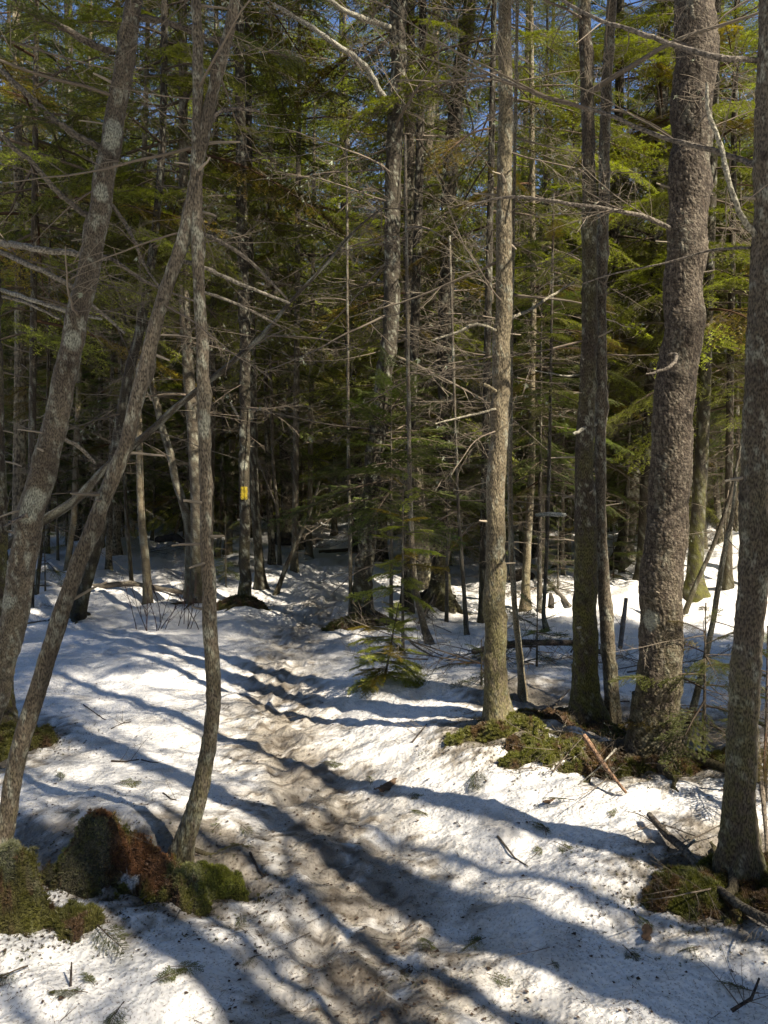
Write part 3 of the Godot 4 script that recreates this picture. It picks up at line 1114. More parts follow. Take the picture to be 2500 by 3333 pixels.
func build_proto(kind: int, denser := 1.0) -> Node3D:
	var q := prototype(kind)
	if q[1].has("crown"): q[1].crown[2] *= denser
	var root := Node3D.new()
	root.name = "proto%d" % kind
	part("trunk", trunk_mesh(q[0], q[1]), root)
	dress(root, q[0], q[1])
	return root


const FAR_NAMES := ["spruce_tree", "spruce_tree", "spruce_tree", "spruce_tree", "fir_tree", "fir_tree", "dead_spruce", "fir_tree", "spruce_tree", "spruce_tree", "spruce_tree"]
const FAR_LOOKS := ["grey spruce, green from low down", "dark tall spruce with bare lower limbs", "slim pale spruce with a high crown", "stout dark spruce with drooping boughs", "young fir with dense tiers", "half-grown fir with flat sprays", "bare dead spruce, lichen-grizzled", "small dark fir", "bushy little spruce", "pale spruce pole with thin crown", "tall clean-stemmed spruce with a high crown"]


const LANDMARKS := [[60.0, "frame-edge tree"], [200.0, "leaning firs"], [290.0, "dark leaning spruce"], [360.0, "grey fir pole"], [470.0, "curved fir"], [580.0, "blazed tree"], [720.0, "sunlit path pole"], [850.0, "broad mottled trunk"], [1000.0, "dark upright trunk"], [1130.0, "sunlit mossy trunk"], [1230.0, "hooked thin pole"], [1340.0, "close-standing pair"], [1500.0, "scaly red-brown trunk"], [9999.0, "closest trunk"]]


func far_forest() -> void:
	var protos := []
	for k in 11: protos.append(build_proto(k))
	var full := []
	for k in 11: full.append(build_proto(k, 1.6))  # crowns thickened for the unseen shade trees
	var r := RandomNumberGenerator.new()
	r.seed = 4242
	var taken := []
	for p in near_spots: taken.append(p)
	var made := 0
	var tries := 0
	# inside the view: from where the measured trees thin out to where the forest closes
	while made < FAR_COUNT and tries < 20000:
		tries += 1
		var d := sqrt(r.randf_range(11.5 * 11.5, 42.0 * 42.0)) if r.randf() < 0.93 else r.randf_range(11.5, 24.0)
		var x := r.randf_range(-0.60, 0.60) * d
		var z := -d
		var k: int = [0, 0, 1, 1, 2, 2, 3, 4, 5, 5, 6, 4, 9, 5, 4, 7, 8][r.randi() % 17]
		if d > 34.0 and (k == 6 or k == 7 or k == 8 or k == 2): k = [0, 3, 1, 4][r.randi() % 4]
		if absf(x - trail_x(z)) < 0.9 and d < 17.0: continue
		# the gap in the canopy above the path's far end
		if k != 7 and k != 8 and absf(x / d - 0.125) < 0.05 and d < 46.0: continue
		var near := false
		for q in taken:
			if Vector2(q.x - x, q.y - z).length() < q.z + 0.55:
				near = true
				break
		if near: continue
		taken.append(Vector3(x, z, 0.35 if k < 7 else 0.1))
		plant(protos, k, x, z, r, d)
		made += 1
	# low firs and bushy young spruces that close the view between the far trunks
	made = 0
	while made < 75:
		var d := r.randf_range(19.0, 40.0)
		var x := r.randf_range(-0.58, 0.58) * d
		if absf(x - trail_x(-d)) < 0.8 and d < 26.0: continue
		plant(protos, 7 if r.randf() < 0.5 else 8, x, -d, r, d)
		made += 1
	# young trees with live sprays low down, among the first trunks
	made = 0
	tries = 0
	while made < 24 and tries < 2000:
		tries += 1
		var d := r.randf_range(11.8, 20.0)
		var x := r.randf_range(-0.56, 0.56) * d
		if absf(x - trail_x(-d)) < 1.5: continue
		var near := false
		for q in taken:
			if Vector2(q.x - x, q.y + d).length() < q.z + 0.4:
				near = true
				break
		if near: continue
		taken.append(Vector3(x, -d, 0.5))
		plant(protos, [4, 5, 5, 4][r.randi() % 4], x, -d, r, d)
		made += 1
	# the depth of the forest beyond them, one dark mass
	var deep := Node3D.new()
	deep.name = "deep_forest"
	add_child(deep, true)
	deep.set_meta("kind", "stuff")
	deep.set_meta("label", "dark mass of spruce and fir closing the view in the depth of the woods")
	deep.set_meta("category", "forest")
	var sets := [[], [], []]
	var tints := [[], [], []]
	for i in 800:
		var d := sqrt(r.randf_range(31.0 * 31.0, 80.0 * 80.0))
		var x := r.randf_range(-0.68, 0.68) * d
		var s := r.randf_range(0.8, 1.65)
		var k := r.randi() % 3
		sets[k].append(Transform3D(Basis(Vector3.UP, r.randf() * TAU).scaled(Vector3(s, s, s)), on_ground(x, -d)))
		tints[k].append(Color.WHITE * r.randf_range(0.6, 1.2))
	for k in 3: many("trees", far_tree[k], sets[k], deep, tints[k])
	# unseen trees added outside the view to throw shade on snow and trunks
	for s in SHADE:
		plant(full, s[2], s[0], s[1], r, 0.0)
	for s in SHADE_POLES: plant(protos, s[2], s[0], s[1], r, 0.0)
	for p in full: p.free()
	for p in protos: p.free()


func plant(protos: Array, k: int, x: float, z: float, r: RandomNumberGenerator, d: float) -> void:
	var o: Node3D = protos[k].duplicate()
	o.name = numbered(FAR_NAMES[k])
	add_child(o, true)
	var s := r.randf_range(0.82, 1.2) * (1.0 + 0.28 * sm(14.0, 22.0, d) * (1.0 if k < 4 or k == 9 else 0.0))
	o.transform = Transform3D(Basis(Vector3.UP, r.randf() * TAU) * Basis(Vector3.RIGHT, r.randf_range(-0.035, 0.035)), on_ground(x, z, 0.0))
	o.scale = Vector3(s, s, s)
	var px := 829.0 + 1640.0 * x / maxf(-z, 1.0)
	var where: String = LANDMARKS[-1][1]
	for q in LANDMARKS:
		if px < q[0]:
			where = q[1]
			break
	var far := ", far off" if d > 31.0 else (", half hidden" if d > 21.0 else "")
	var label: String = FAR_LOOKS[k] + ", seen past the " + where + far
	if d == 0.0: label = FAR_LOOKS[k] + " in the unseen stand added to cast shade"
	o.set_meta("label", label)
	o.set_meta("category", "tree")
	o.set_meta("group", label)


# ------------------------------------------------------------------ litter
func litter() -> void:
	var r := RandomNumberGenerator.new()
	r.seed = 31
	var s := Shape.new()
	s.tri(Vector3(-0.009, 0, -0.0009), Vector3(-0.009, 0, 0.0009), Vector3(0.009, 0.001, 0), g(1.0))
	var blade := ArrayMesh.new()
	s.to(blade, M.twig)
	s = Shape.new()
	s.tri(Vector3(-0.006, 0.001, -0.005), Vector3(0.007, 0.003, -0.002), Vector3(0, 0.001, 0.007), g(1.0))
	s.tri(Vector3(-0.006, 0.001, -0.005), Vector3(0, 0.001, 0.007), Vector3(-0.008, 0.004, 0.003), g(1.0))
	var scale_mesh := ArrayMesh.new()
	s.to(scale_mesh, M.twig)
	var a := []
	var ta := []
	var b := []
	var tb := []
	var tries := 0
	while a.size() < 30000 and tries < 400000:
		tries += 1
		var d := 1.3 + 9.0 * pow(r.randf(), 1.6)
		var x := r.randf_range(-0.62, 0.62) * d
		var z := -d
		var w := 0.10 + dirt(x, z) * 0.9 + 0.5 * sm(0.05, 0.5, N2.get_noise_2d(x * 0.9 + 5.0, z * 0.9))
		for q in near_spots:
			var dd := Vector2(q.x - x, q.y - z).length()
			if dd < 0.7: w += 0.6 * (1.0 - dd / 0.7)
		if r.randf() > w: continue
		var p := on_ground(x, z, 0.004)
		var dark := r.randf_range(0.5, 1.3)
		if r.randf() < 0.84:
			a.append(Transform3D(Basis(Vector3.UP, r.randf() * TAU).scaled(Vector3.ONE * r.randf_range(0.6, 1.3)), p))
			ta.append(Color(0.10, 0.062, 0.034) * dark if r.randf() < 0.8 else Color(0.07, 0.09, 0.025))
		else:
			b.append(Transform3D(Basis(Vector3.UP, r.randf() * TAU).scaled(Vector3.ONE * (0.35 + 1.2 * r.randf() * r.randf())), p))
			tb.append(Color(0.075, 0.05, 0.035) * dark)
	var root := Node3D.new()
	root.name = "needle_litter"
	add_child(root, true)
	root.set_meta("kind", "stuff")
	root.set_meta("label", "brown needles and bark flakes scattered over the snow and the path")
	root.set_meta("category", "litter")
	many("fallen_needles", blade, a, root, ta)
	many("bark_flakes", scale_mesh, b, root, tb)
	var sets := [[], [], [], []]
	for i in 720:
		var d := 1.5 + 10.0 * pow(r.randf(), 1.4)
		var x := r.randf_range(-0.6, 0.6) * d
		sets[i % 4].append(outward(r.randf() * TAU, r.randf_range(-0.05, 0.08), on_ground(x, -d, 0.008), 0.04 + 0.22 * r.randf() * r.randf(), r.randf() * 6.0))
	for k in 4: many("twig_bits", twig_bare[k * 2], sets[k], root)


# ------------------------------------------------------------------ the place
func _ready() -> void:
	# camera
	var cam := Camera3D.new()
	cam.name = "camera"
	add_child(cam)
	cam.position = Vector3(0, 1.6, 0)
	cam.rotation_degrees = Vector3(-1.955, 0, 0)
	cam.fov = 68.0
	cam.near = 0.05
	cam.far = 500.0
	cam.current = true
	# sky
	var env := Environment.new()
	env.background_mode = Environment.BG_SKY
	var sky := ProceduralSkyMaterial.new()
	sky.sky_top_color = Color(0.34, 0.52, 0.80)
	sky.sky_horizon_color = Color(0.78, 0.85, 0.93)
	sky.sky_curve = 0.2
	sky.ground_bottom_color = Color(0.35, 0.36, 0.38)
	sky.ground_horizon_color = Color(0.6, 0.66, 0.72)
	sky.sky_energy_multiplier = 0.66
	env.sky = Sky.new()
	env.sky.sky_material = sky
	env.tonemap_mode = Environment.TONE_MAPPER_LINEAR
	env.tonemap_exposure = 2.55
	env.sdfgi_enabled = true
	env.ssao_enabled = true
	env.ssil_enabled = true
	var we := WorldEnvironment.new()
	we.name = "world"
	we.environment = env
	add_child(we)
	# sun: over the viewer's right shoulder
	var sun := DirectionalLight3D.new()
	sun.name = "sun"
	add_child(sun)
	sun.light_color = Color(1.0, 0.955, 0.88)
	sun.light_energy = 1.6
	sun.light_angular_distance = 0.45
	sun.shadow_enabled = true
	sun.look_at_from_position(Vector3(0.522, 0.731, 0.438) * 30.0, Vector3.ZERO)

	make_materials()
	rng.seed = 12
	for i in 46:
		var d := 1.6 + 0.2 * i + rng.randf() * 0.1
		var s := 0.13 if i % 2 == 0 else -0.13
		steps.append(Vector4(trail_x(-d) + s + rng.randf_range(-0.09, 0.09), -d, rng.randf_range(-0.35, 0.35), rng.randf_range(0.018, 0.036)))
	for q in near_spots:
		if q.y > -6.0 and q.z > 0.05: wells.append(q)
	make_boughs()
	make_ground()
	measured_trees()
	far_forest()
	objects()
	litter()


func blaze(root: Node3D) -> void:
	# a hand-painted upright patch on the side of the trunk that faces the path
	var pts := [BLAZE_PATH[0] - Vector4(root.position.x, root.position.y, root.position.z, 0), BLAZE_PATH[1] - Vector4(root.position.x, root.position.y, root.position.z, 0)]
	var sh := Shape.new()
	var w := 16
	var n := 30
	var half := 0.042
	var tall := 0.165
	for j in n + 1:
		for i in w + 1:
			var u := (2.0 * i / w - 1.0)
			var t := (2.0 * j / n - 1.0)
			var edge := 1.0 + 0.22 * N3.get_noise_2d(u * 0.3 + (5.0 if j > n / 2 else 1.0), t * 0.5)
			var x := u * half * edge * (1.0 if absf(t) < 0.85 else sqrt(maxf(1.0 - ((absf(t) - 0.85) / 0.15) ** 2 * 0.55, 0.1)))
			var y := t * tall / 2 * (1.0 + 0.05 * N3.get_noise_1d(u * 0.4))
			var f: float = 0.5 + y / (pts[1].y - pts[0].y)
			var c: Vector4 = pts[0].lerp(pts[1], f)
			var a := BLAZE_TURN + x / c.w
			var d := Vector3(sin(a), 0, cos(a))
			sh.v.append(Vector3(c.x, c.y, c.z) + d * (c.w + 0.006 + 0.002 * N3.get_noise_2d(x * 20.0, y * 20.0)))
			sh.n.append(d)
			sh.c.append((Color(0.50, 0.375, 0.02) * (1.0 + 0.3 * N3.get_noise_2d(x * 8.0, y * 8.0))).lerp(Color(0.09, 0.075, 0.05), sm(0.1, 0.45, N3.get_noise_2d(x * 6.0 + 30.0, y * 6.0) + 0.25 * maxf(absf(u), absf(t)) - 0.1)))
	for j in n:
		for i in w:
			var k := j * (w + 1) + i
			for q in [k, k + w + 1, k + 1, k + 1, k + w + 1, k + w + 2]: sh.ix.append(q)
	var mesh := ArrayMesh.new()
	sh.to(mesh, M.paint)
	part("trail_blaze", mesh, root)


func brush(label: String, x: float, z: float, count: int, spread: float, sd: int) -> void:
	var root := thing("brush_pile", label, "brush", "", on_ground(x, z))
	var r := RandomNumberGenerator.new()
	r.seed = 6000 + sd
	for i in count:
		var dx := r.randf_range(-1, 1) * spread
		var dz := r.randf_range(-1, 1) * spread * 0.45
		var k := r.randi() % 8
		var lift := r.randf_range(0.0, 0.16) * minf(spread, 0.8)
		var p := on_ground(x + dx, z + dz, lift) - root.position
		part("bough", twig_dead[k] if r.randf() < 0.6 else twig_bare[k], root).transform = outward(r.randf() * TAU, r.randf_range(-0.12, 0.35), p, spread * r.randf_range(0.45, 0.95), r.randf() * 6.0)


func shrub(label: String, x: float, z: float) -> void:
	var root := thing("bare_shrub", label, "shrub", "", on_ground(x, z))
	var r := RandomNumberGenerator.new()
	r.seed = 8080
	for i in 15:
		var sh := Shape.new()
		var off := Vector3(r.randf_range(-0.55, 0.5), 0, r.randf_range(-0.3, 0.3))
		var p := limb(on_ground(x + off.x, z + off.z, -0.03) - root.position, Vector3(r.randf_range(-0.5, 0.5), 1, r.randf_range(-0.4, 0.4)), r.randf_range(0.3, 0.75), 7, 0.1, 0.13, r)
		sh.tube(p, taper(8, 0.0055, 0.0018), 5, Color(0.06, 0.04, 0.035), Color(0.09, 0.055, 0.045), false)
		for k in 5:
			var t := r.randf_range(0.25, 0.95)
			var q := limb(on(p, t), along(p, t) + Vector3(r.randf_range(-1, 1), r.randf_range(0, 0.5), r.randf_range(-1, 1)) * 0.9, r.randf_range(0.06, 0.24), 3, 0.0, 0.15, r)
			sh.tube(q, taper(4, 0.003, 0.0013), 4, Color(0.07, 0.045, 0.038), Color(0.09, 0.055, 0.045), false)
		var mesh := ArrayMesh.new()
		sh.to(mesh, M.twig)
		part("stem", mesh, root)


func bark_chunk(label: String, at: Vector3, s: float, turn: float) -> void:
	var sh := Shape.new()
	var r := RandomNumberGenerator.new()
	r.seed = hash(label)
	var w := 9
	var n := 6
	var top := []
	var rag := []
	for i in w: rag.append(r.randf_range(0.65, 1.2))
	for layer in 2:
		for j in n:
			for i in w:
				var u := 2.0 * i / (w - 1) - 1.0
				var t := 2.0 * j / (n - 1) - 1.0
				var e := 1.0 - 0.25 * u * u
				var p := Vector3(u * s * (1.0 + 0.18 * t * (rag[j] - 0.9)), 0, t * s * 0.36 * e * rag[i])
				p.y = 0.10 * s * (1.0 - t * t) + 0.03 * s + 0.05 * s * r.randf_range(-1, 1) + 0.14 * s * u * u - (0.06 * s if layer else 0.0)
				sh.v.append(p)
				sh.n.append(Vector3(0, -1 if layer else 1, t * 0.5).normalized())
				sh.c.append(Color(0.10, 0.066, 0.043) * r.randf_range(0.6, 1.4))
	for layer in 2:
		for j in n - 1:
			for i in w - 1:
				var k := layer * w * n + j * w + i
				var a := [k, k + 1, k + w + 1, k, k + w + 1, k + w]
				if layer: a.reverse()
				for q in a: sh.ix.append(q)
	var rim := []
	for i in w: rim.append(i)
	for j in range(1, n): rim.append(j * w + w - 1)
	for i in range(w - 2, -1, -1): rim.append((n - 1) * w + i)
	for j in range(n - 2, 0, -1): rim.append(j * w)
	for k in rim.size():
		var a: int = rim[k]
		var b: int = rim[(k + 1) % rim.size()]
		sh.tri(sh.v[a], sh.v[b + w * n], sh.v[b], Color(0.09, 0.06, 0.04))
		sh.tri(sh.v[a], sh.v[a + w * n], sh.v[b + w * n], Color(0.09, 0.06, 0.04))
	var o := solid("bark_slab", label, "bark", sh, M.twig, "", on_ground(at.x, at.z, 0.004))
	o.rotation = Vector3(0.08, turn, 0.05)


var near_spots := [Vector3(-2.399, -4.705, 0.25), Vector3(-2.346, -4.265, 0.25), Vector3(-1.539, -2.965, 0.25), Vector3(-0.801, -2.96, 0.25), Vector3(0.664, -4.355, 0.25), Vector3(1.239, -4.61, 0.25), Vector3(1.423, -4.685, 0.25), Vector3(1.423, -3.96, 0.251), Vector3(1.337, -2.8, 0.25), Vector3(-1.812, -9.745, 0.25), Vector3(-1.883, -11.585, 0.25), Vector3(-4.699, -6.6, 0.25), Vector3(-3.694, -9.055, 0.25), Vector3(-3.178, -10.18, 0.25), Vector3(-5.521, -13.185, 0.25), Vector3(-2.709, -10.595, 0.25), Vector3(-2.487, -9.96, 0.25), Vector3(-0.249, -8.73, 0.298), Vector3(-0.387, -8.695, 0.25), Vector3(0.29, -9.745, 0.25), Vector3(0.735, -10.125, 0.346), Vector3(0.56, -16.8, 0.25), Vector3(0.94, -5.105, 0.25), Vector3(1.857, -9.955, 0.25), Vector3(1.809, -8.415, 0.25), Vector3(3.312, -13.935, 0.289), Vector3(4.579, -14.525, 0.443), Vector3(4.161, -12.085, 0.295), Vector3(9.95, -32.31, 0.355), Vector3(4.488, -10.93, 0.28), Vector3(1.814, -4.46, 0.25), Vector3(3.683, -9.28, 0.25), Vector3(-1.615, -11.345, 0.25), Vector3(-1.995, -14.465, 0.25), Vector3(-1.618, -16.39, 0.25), Vector3(-3.454, -16.745, 0.25), Vector3(-5.188, -23.895, 0.25), Vector3(-4.918, -10.685, 0.25), Vector3(-3.874, -11.62, 0.25), Vector3(0.88, -8.035, 0.25), Vector3(0.444, -7.575, 0.25), Vector3(1.164, -8.85, 0.25), Vector3(-4.523, -9.6, 0.25), Vector3(-2.911, -12.6, 0.25), Vector3(-1.586, -13.4, 0.25), Vector3(5.181, -11.4, 0.25), Vector3(2.542, -12.2, 0.25)]

const FAR_COUNT := 225
var SHADE := [[2.67, -0.738, 10], [10.478, 1.198, 10], [9.357, -0.206, 1], [8.838, -2.831, 9], [5.335, -2.411, 5], [3.463, 1.027, 10], [11.341, -0.551, 1], [4.113, -4.8, 4], [5.457, 3.816, 9], [3.793, -2.348, 10], [-3.5, 3, 1], [-5.5, 0.5, 0], [-5.5, 6, 3], [0.8, 4.5, 9], [-8, -4, 0], [-1.5, 5.5, 1], [-2.5, 8, 0], [-7.5, 3, 1], [-9, -1, 3], [-10, 7, 0], [2.5, 9, 1], [-4.2, -2, 2]]  # unseen trees added to shade the ground and trunks and block sky light
var SHADE_POLES := [[4.997, -3.149, 6], [2.848, 0.323, 6], [5.211, 2.456, 6], [3.591, 1.953, 6], [5.805, 1.471, 6], [6.418, 3.627, 6], [4.55, 1.672, 6], [9.848, -0.766, 2], [5.079, 0.902, 6], [6.606, -0.741, 6], [3.78, -0.543, 6], [7.485, 2.673, 6], [6.298, 2.924, 6], [7.858, -3.107, 6], [8.005, -0.702, 6], [9.222, -1.623, 2], [5.269, -5.28, 6], [3.72, 0.288, 6], [7.481, -0.106, 6], [6.373, -4.353, 6], [8.612, -0.115, 6], [5.52, 3.102, 6], [4.523, 0.171, 6], [6.585, -2.487, 6], [7.104, 3.811, 6]]  # unseen slim stems added to lay striped shadows on the snow
var BLAZE_PATH := [Vector4(-1.802, 1.244, -9.745, 0.0683), Vector4(-1.792, 1.778, -9.745, 0.0683)]
const BLAZE_TURN := 0.203


func measured_trees() -> void:
	var edge_tree := tree("spruce_tree", "dark mossy-footed spruce cut by the frame edge beside the big leaning trunk", "tree", "", [Vector4(-2.399, 0.05, -4.705, 0.0803), Vector4(-2.407, 0.59, -4.705, 0.0660), Vector4(-2.407, 1.457, -4.705, 0.0574), Vector4(-2.406, 2.313, -4.705, 0.0516), Vector4(-2.408, 3.158, -4.705, 0.0459)], {"sides": 36, "step": 0.018, "fine_to": 5.4, "bark": "dark", "moss": 0.8, "bump": 0.006, "flare": 0.8, "knots": 10, "stubs": 8, "roots": 5, "tall": 12.0, "crown": [6.0, 1.4, 4.5], "dead": [2.9, 5.6, 8, 0.5, 1.2]})
	var lean_a := tree("fir_tree", "thick leaning fir with a round pale lichen disc and lichen tufts on its bark", "tree", "", [Vector4(-2.346, 0.05, -4.265, 0.0858), Vector4(-2.124, 0.7, -4.265, 0.0741), Vector4(-1.984, 1.434, -4.265, 0.0715), Vector4(-1.839, 1.952, -4.265, 0.0650), Vector4(-1.725, 2.467, -4.265, 0.0598), Vector4(-1.595, 3.013, -4.265, 0.0572), Vector4(-1.506, 3.518, -4.265, 0.0546), Vector4(-1.438, 3.895, -4.265, 0.0494), Vector4(-1.367, 4.269, -4.265, 0.0442)], {"sides": 36, "step": 0.018, "fine_to": 5.4, "bark": "grey", "moss": 0.2, "lichen": 0.35, "bump": 0.004, "knots": 18, "stubs": 12, "tall": 9.5, "dead": [2.4, 6.5, 12, 0.5, 1.4], "crown": [5.8, 1.2, 4.5], "spots": [Vector4(-1.715, 2.402, -4.205, 0.052), Vector4(-1.935, 1.523, -4.205, 0.07), Vector4(-1.974, 1.446, -4.205, 0.05), Vector4(-1.474, 3.553, -4.205, 0.06), Vector4(-1.492, 3.491, -4.205, 0.055), Vector4(-1.547, 3.205, -4.205, 0.05), Vector4(-2.085, 0.956, -4.205, 0.06)]})
	var lean_b := tree("fir_tree", "slim leaning fir rising from the snow in front of the bigger leaning one", "tree", "", [Vector4(-1.539, 0.133, -2.965, 0.0325), Vector4(-1.504, 0.224, -2.965, 0.0307), Vector4(-1.464, 0.453, -2.965, 0.0334), Vector4(-1.388, 0.73, -2.965, 0.0334), Vector4(-1.269, 1.097, -2.965, 0.0325), Vector4(-1.226, 1.212, -2.965, 0.0307), Vector4(-1.124, 1.484, -2.965, 0.0298), Vector4(-1.009, 1.755, -2.965, 0.0280), Vector4(-0.938, 2.024, -2.965, 0.0262), Vector4(-0.865, 2.292, -2.965, 0.0253), Vector4(-0.767, 2.582, -2.965, 0.0253), Vector4(-0.715, 2.846, -2.965, 0.0244), Vector4(-0.656, 3.108, -2.965, 0.0226), Vector4(-0.587, 3.369, -2.965, 0.0199)], {"sides": 30, "step": 0.018, "fine_to": 5.4, "bark": "grey", "lichen": 0.5, "moss": 0.15, "bump": 0.003, "knots": 14, "stubs": 10, "roots": 3, "tall": 7.0, "dead": [1.9, 5.0, 9, 0.4, 1.0], "crown": [5.0, 0.9, 5.0], "spots": [Vector4(-0.92, 2.019, -2.905, 0.032), Vector4(-0.651, 3.112, -2.905, 0.03)]})
	var curvy := tree("fir_tree", "slender curved fir standing at the end of the mossy root mound", "tree", "", [Vector4(-0.801, 0.149, -2.96, 0.0379), Vector4(-0.793, 0.176, -2.96, 0.0343), Vector4(-0.735, 0.362, -2.96, 0.0334), Vector4(-0.695, 0.547, -2.96, 0.0298), Vector4(-0.675, 0.731, -2.96, 0.0280), Vector4(-0.672, 0.915, -2.96, 0.0280), Vector4(-0.685, 1.098, -2.96, 0.0271), Vector4(-0.688, 1.213, -2.96, 0.0262), Vector4(-0.696, 1.575, -2.96, 0.0244), Vector4(-0.7, 1.934, -2.96, 0.0235), Vector4(-0.711, 2.29, -2.96, 0.0226), Vector4(-0.716, 2.404, -2.96, 0.0226), Vector4(-0.722, 2.668, -2.96, 0.0208), Vector4(-0.72, 2.931, -2.96, 0.0199), Vector4(-0.713, 3.193, -2.96, 0.0190), Vector4(-0.716, 3.453, -2.96, 0.0180)], {"sides": 30, "step": 0.018, "fine_to": 5.4, "bark": "grey", "lichen": 0.42, "moss": 0.3, "bump": 0.003, "knots": 14, "stubs": 10, "roots": 3, "tall": 6.8, "flare": 0.3, "dead": [2.3, 5.2, 9, 0.4, 1.0], "crown": [5.0, 0.8, 5.0], "spots": [Vector4(-0.657, 0.852, -2.9, 0.03), Vector4(-0.675, 0.599, -2.9, 0.025)]})
	var lit_trunk := tree("spruce_tree", "sunlit straight spruce with yellow-green moss down one side, standing by the path", "tree", "", [Vector4(0.664, 0.228, -4.355, 0.0744), Vector4(0.65, 0.395, -4.355, 0.0651), Vector4(0.637, 0.861, -4.355, 0.0611), Vector4(0.637, 1.297, -4.355, 0.0544), Vector4(0.643, 1.695, -4.355, 0.0531), Vector4(0.665, 2.091, -4.355, 0.0505), Vector4(0.673, 2.485, -4.355, 0.0491), Vector4(0.678, 2.522, -4.355, 0.0478), Vector4(0.684, 3.042, -4.355, 0.0438), Vector4(0.685, 3.687, -4.355, 0.0398), Vector4(0.679, 4.326, -4.355, 0.0358)], {"sides": 36, "step": 0.018, "fine_to": 5.4, "bark": "pale", "moss": 0.5, "lichen": 0.3, "bump": 0.0045, "flare": 0.3, "knots": 16, "stubs": 10, "roots": 5, "tall": 13.0, "dead": [1.6, 8.0, 22, 0.3, 1.2], "crown": [8.0, 1.4, 4.0]})
	var twin_a := tree("spruce_tree", "thicker dark mossy spruce of the close-standing pair", "tree", "", [Vector4(1.239, 0.21, -4.61, 0.0871), Vector4(1.232, 0.325, -4.61, 0.0759), Vector4(1.225, 0.818, -4.61, 0.0703), Vector4(1.221, 1.279, -4.61, 0.0661), Vector4(1.217, 1.701, -4.61, 0.0562), Vector4(1.227, 2.12, -4.61, 0.0464), Vector4(1.239, 2.675, -4.61, 0.0436), Vector4(1.221, 3.674, -4.61, 0.0379), Vector4(1.189, 4.485, -4.61, 0.0337)], {"sides": 36, "step": 0.018, "fine_to": 5.4, "bark": "dark", "moss": 0.7, "lichen": 0.2, "bump": 0.005, "knots": 16, "stubs": 8, "roots": 5, "tall": 13.0, "dead": [2.0, 8.0, 16, 0.3, 1.3], "crown": [8.0, 1.5, 4.5]})
	var twin_b := tree("spruce_tree", "thinner grey spruce of the close-standing pair, a stub poking from it", "tree", "", [Vector4(1.423, 0.203, -4.685, 0.0371), Vector4(1.406, 0.478, -4.685, 0.0429), Vector4(1.38, 0.805, -4.685, 0.0414), Vector4(1.344, 1.274, -4.685, 0.0343), Vector4(1.331, 1.987, -4.685, 0.0343), Vector4(1.33, 2.693, -4.685, 0.0343), Vector4(1.335, 3.291, -4.685, 0.0329), Vector4(1.348, 3.983, -4.685, 0.0314), Vector4(1.376, 4.532, -4.685, 0.0286)], {"sides": 24, "step": 0.018, "fine_to": 5.4, "bark": "grey", "moss": 0.2, "lichen": 0.35, "bump": 0.003, "knots": 12, "stubs": 8, "roots": 4, "tall": 12.0, "dead": [1.5, 7.0, 14, 0.3, 1.0], "crown": [8.0, 1.2, 4.5]})
	var big_spruce := tree("spruce_tree", "largest trunk, red-brown spruce with scaly flaking bark and a pale lichen blotch", "tree", "", [Vector4(1.423, 0.205, -3.96, 0.1256), Vector4(1.426, 0.357, -3.96, 0.1183), Vector4(1.433, 0.561, -3.96, 0.1135), Vector4(1.448, 0.928, -3.96, 0.1075), Vector4(1.467, 1.324, -3.96, 0.1050), Vector4(1.505, 1.927, -3.96, 0.1026), Vector4(1.55, 2.524, -3.96, 0.1002), Vector4(1.564, 2.912, -3.96, 0.0990), Vector4(1.582, 3.498, -3.96, 0.1014), Vector4(1.595, 4.078, -3.96, 0.1026)], {"sides": 110, "step": 0.0085, "fine_to": 4.9, "bark": "scaly", "moss": 0.25, "lichen": 0.4, "bump": 0.0036, "flare": 0.22, "knots": 14, "stubs": 9, "roots": 6, "tall": 16.0, "dead": [3.2, 7.0, 9, 0.4, 1.1], "crown": [7.0, 2.2, 4.5], "spots": [Vector4(1.369, 0.907, -3.9, 0.055)]})
	var fore_trunk := tree("spruce_tree", "spruce trunk closest to the viewer beside the lying logs, moss at its foot", "tree", "", [Vector4(1.337, 0.183, -2.8, 0.0649), Vector4(1.334, 0.301, -2.8, 0.0580), Vector4(1.33, 0.429, -2.8, 0.0529), Vector4(1.342, 0.778, -2.8, 0.0521), Vector4(1.357, 1.125, -2.8, 0.0512), Vector4(1.366, 1.405, -2.8, 0.0504), Vector4(1.372, 1.831, -2.8, 0.0487), Vector4(1.382, 2.253, -2.8, 0.0512), Vector4(1.394, 2.527, -2.8, 0.0495), Vector4(1.401, 2.942, -2.8, 0.0461), Vector4(1.404, 3.352, -2.8, 0.0427)], {"sides": 44, "step": 0.014, "fine_to": 4.6, "bark": "grey", "moss": 0.45, "lichen": 0.32, "bump": 0.006, "flare": 0.3, "knots": 18, "stubs": 9, "roots": 6, "tall": 11.5, "dead": [5.0, 7.0, 4, 0.4, 0.8], "crown": [5.2, 1.5, 8.0]})
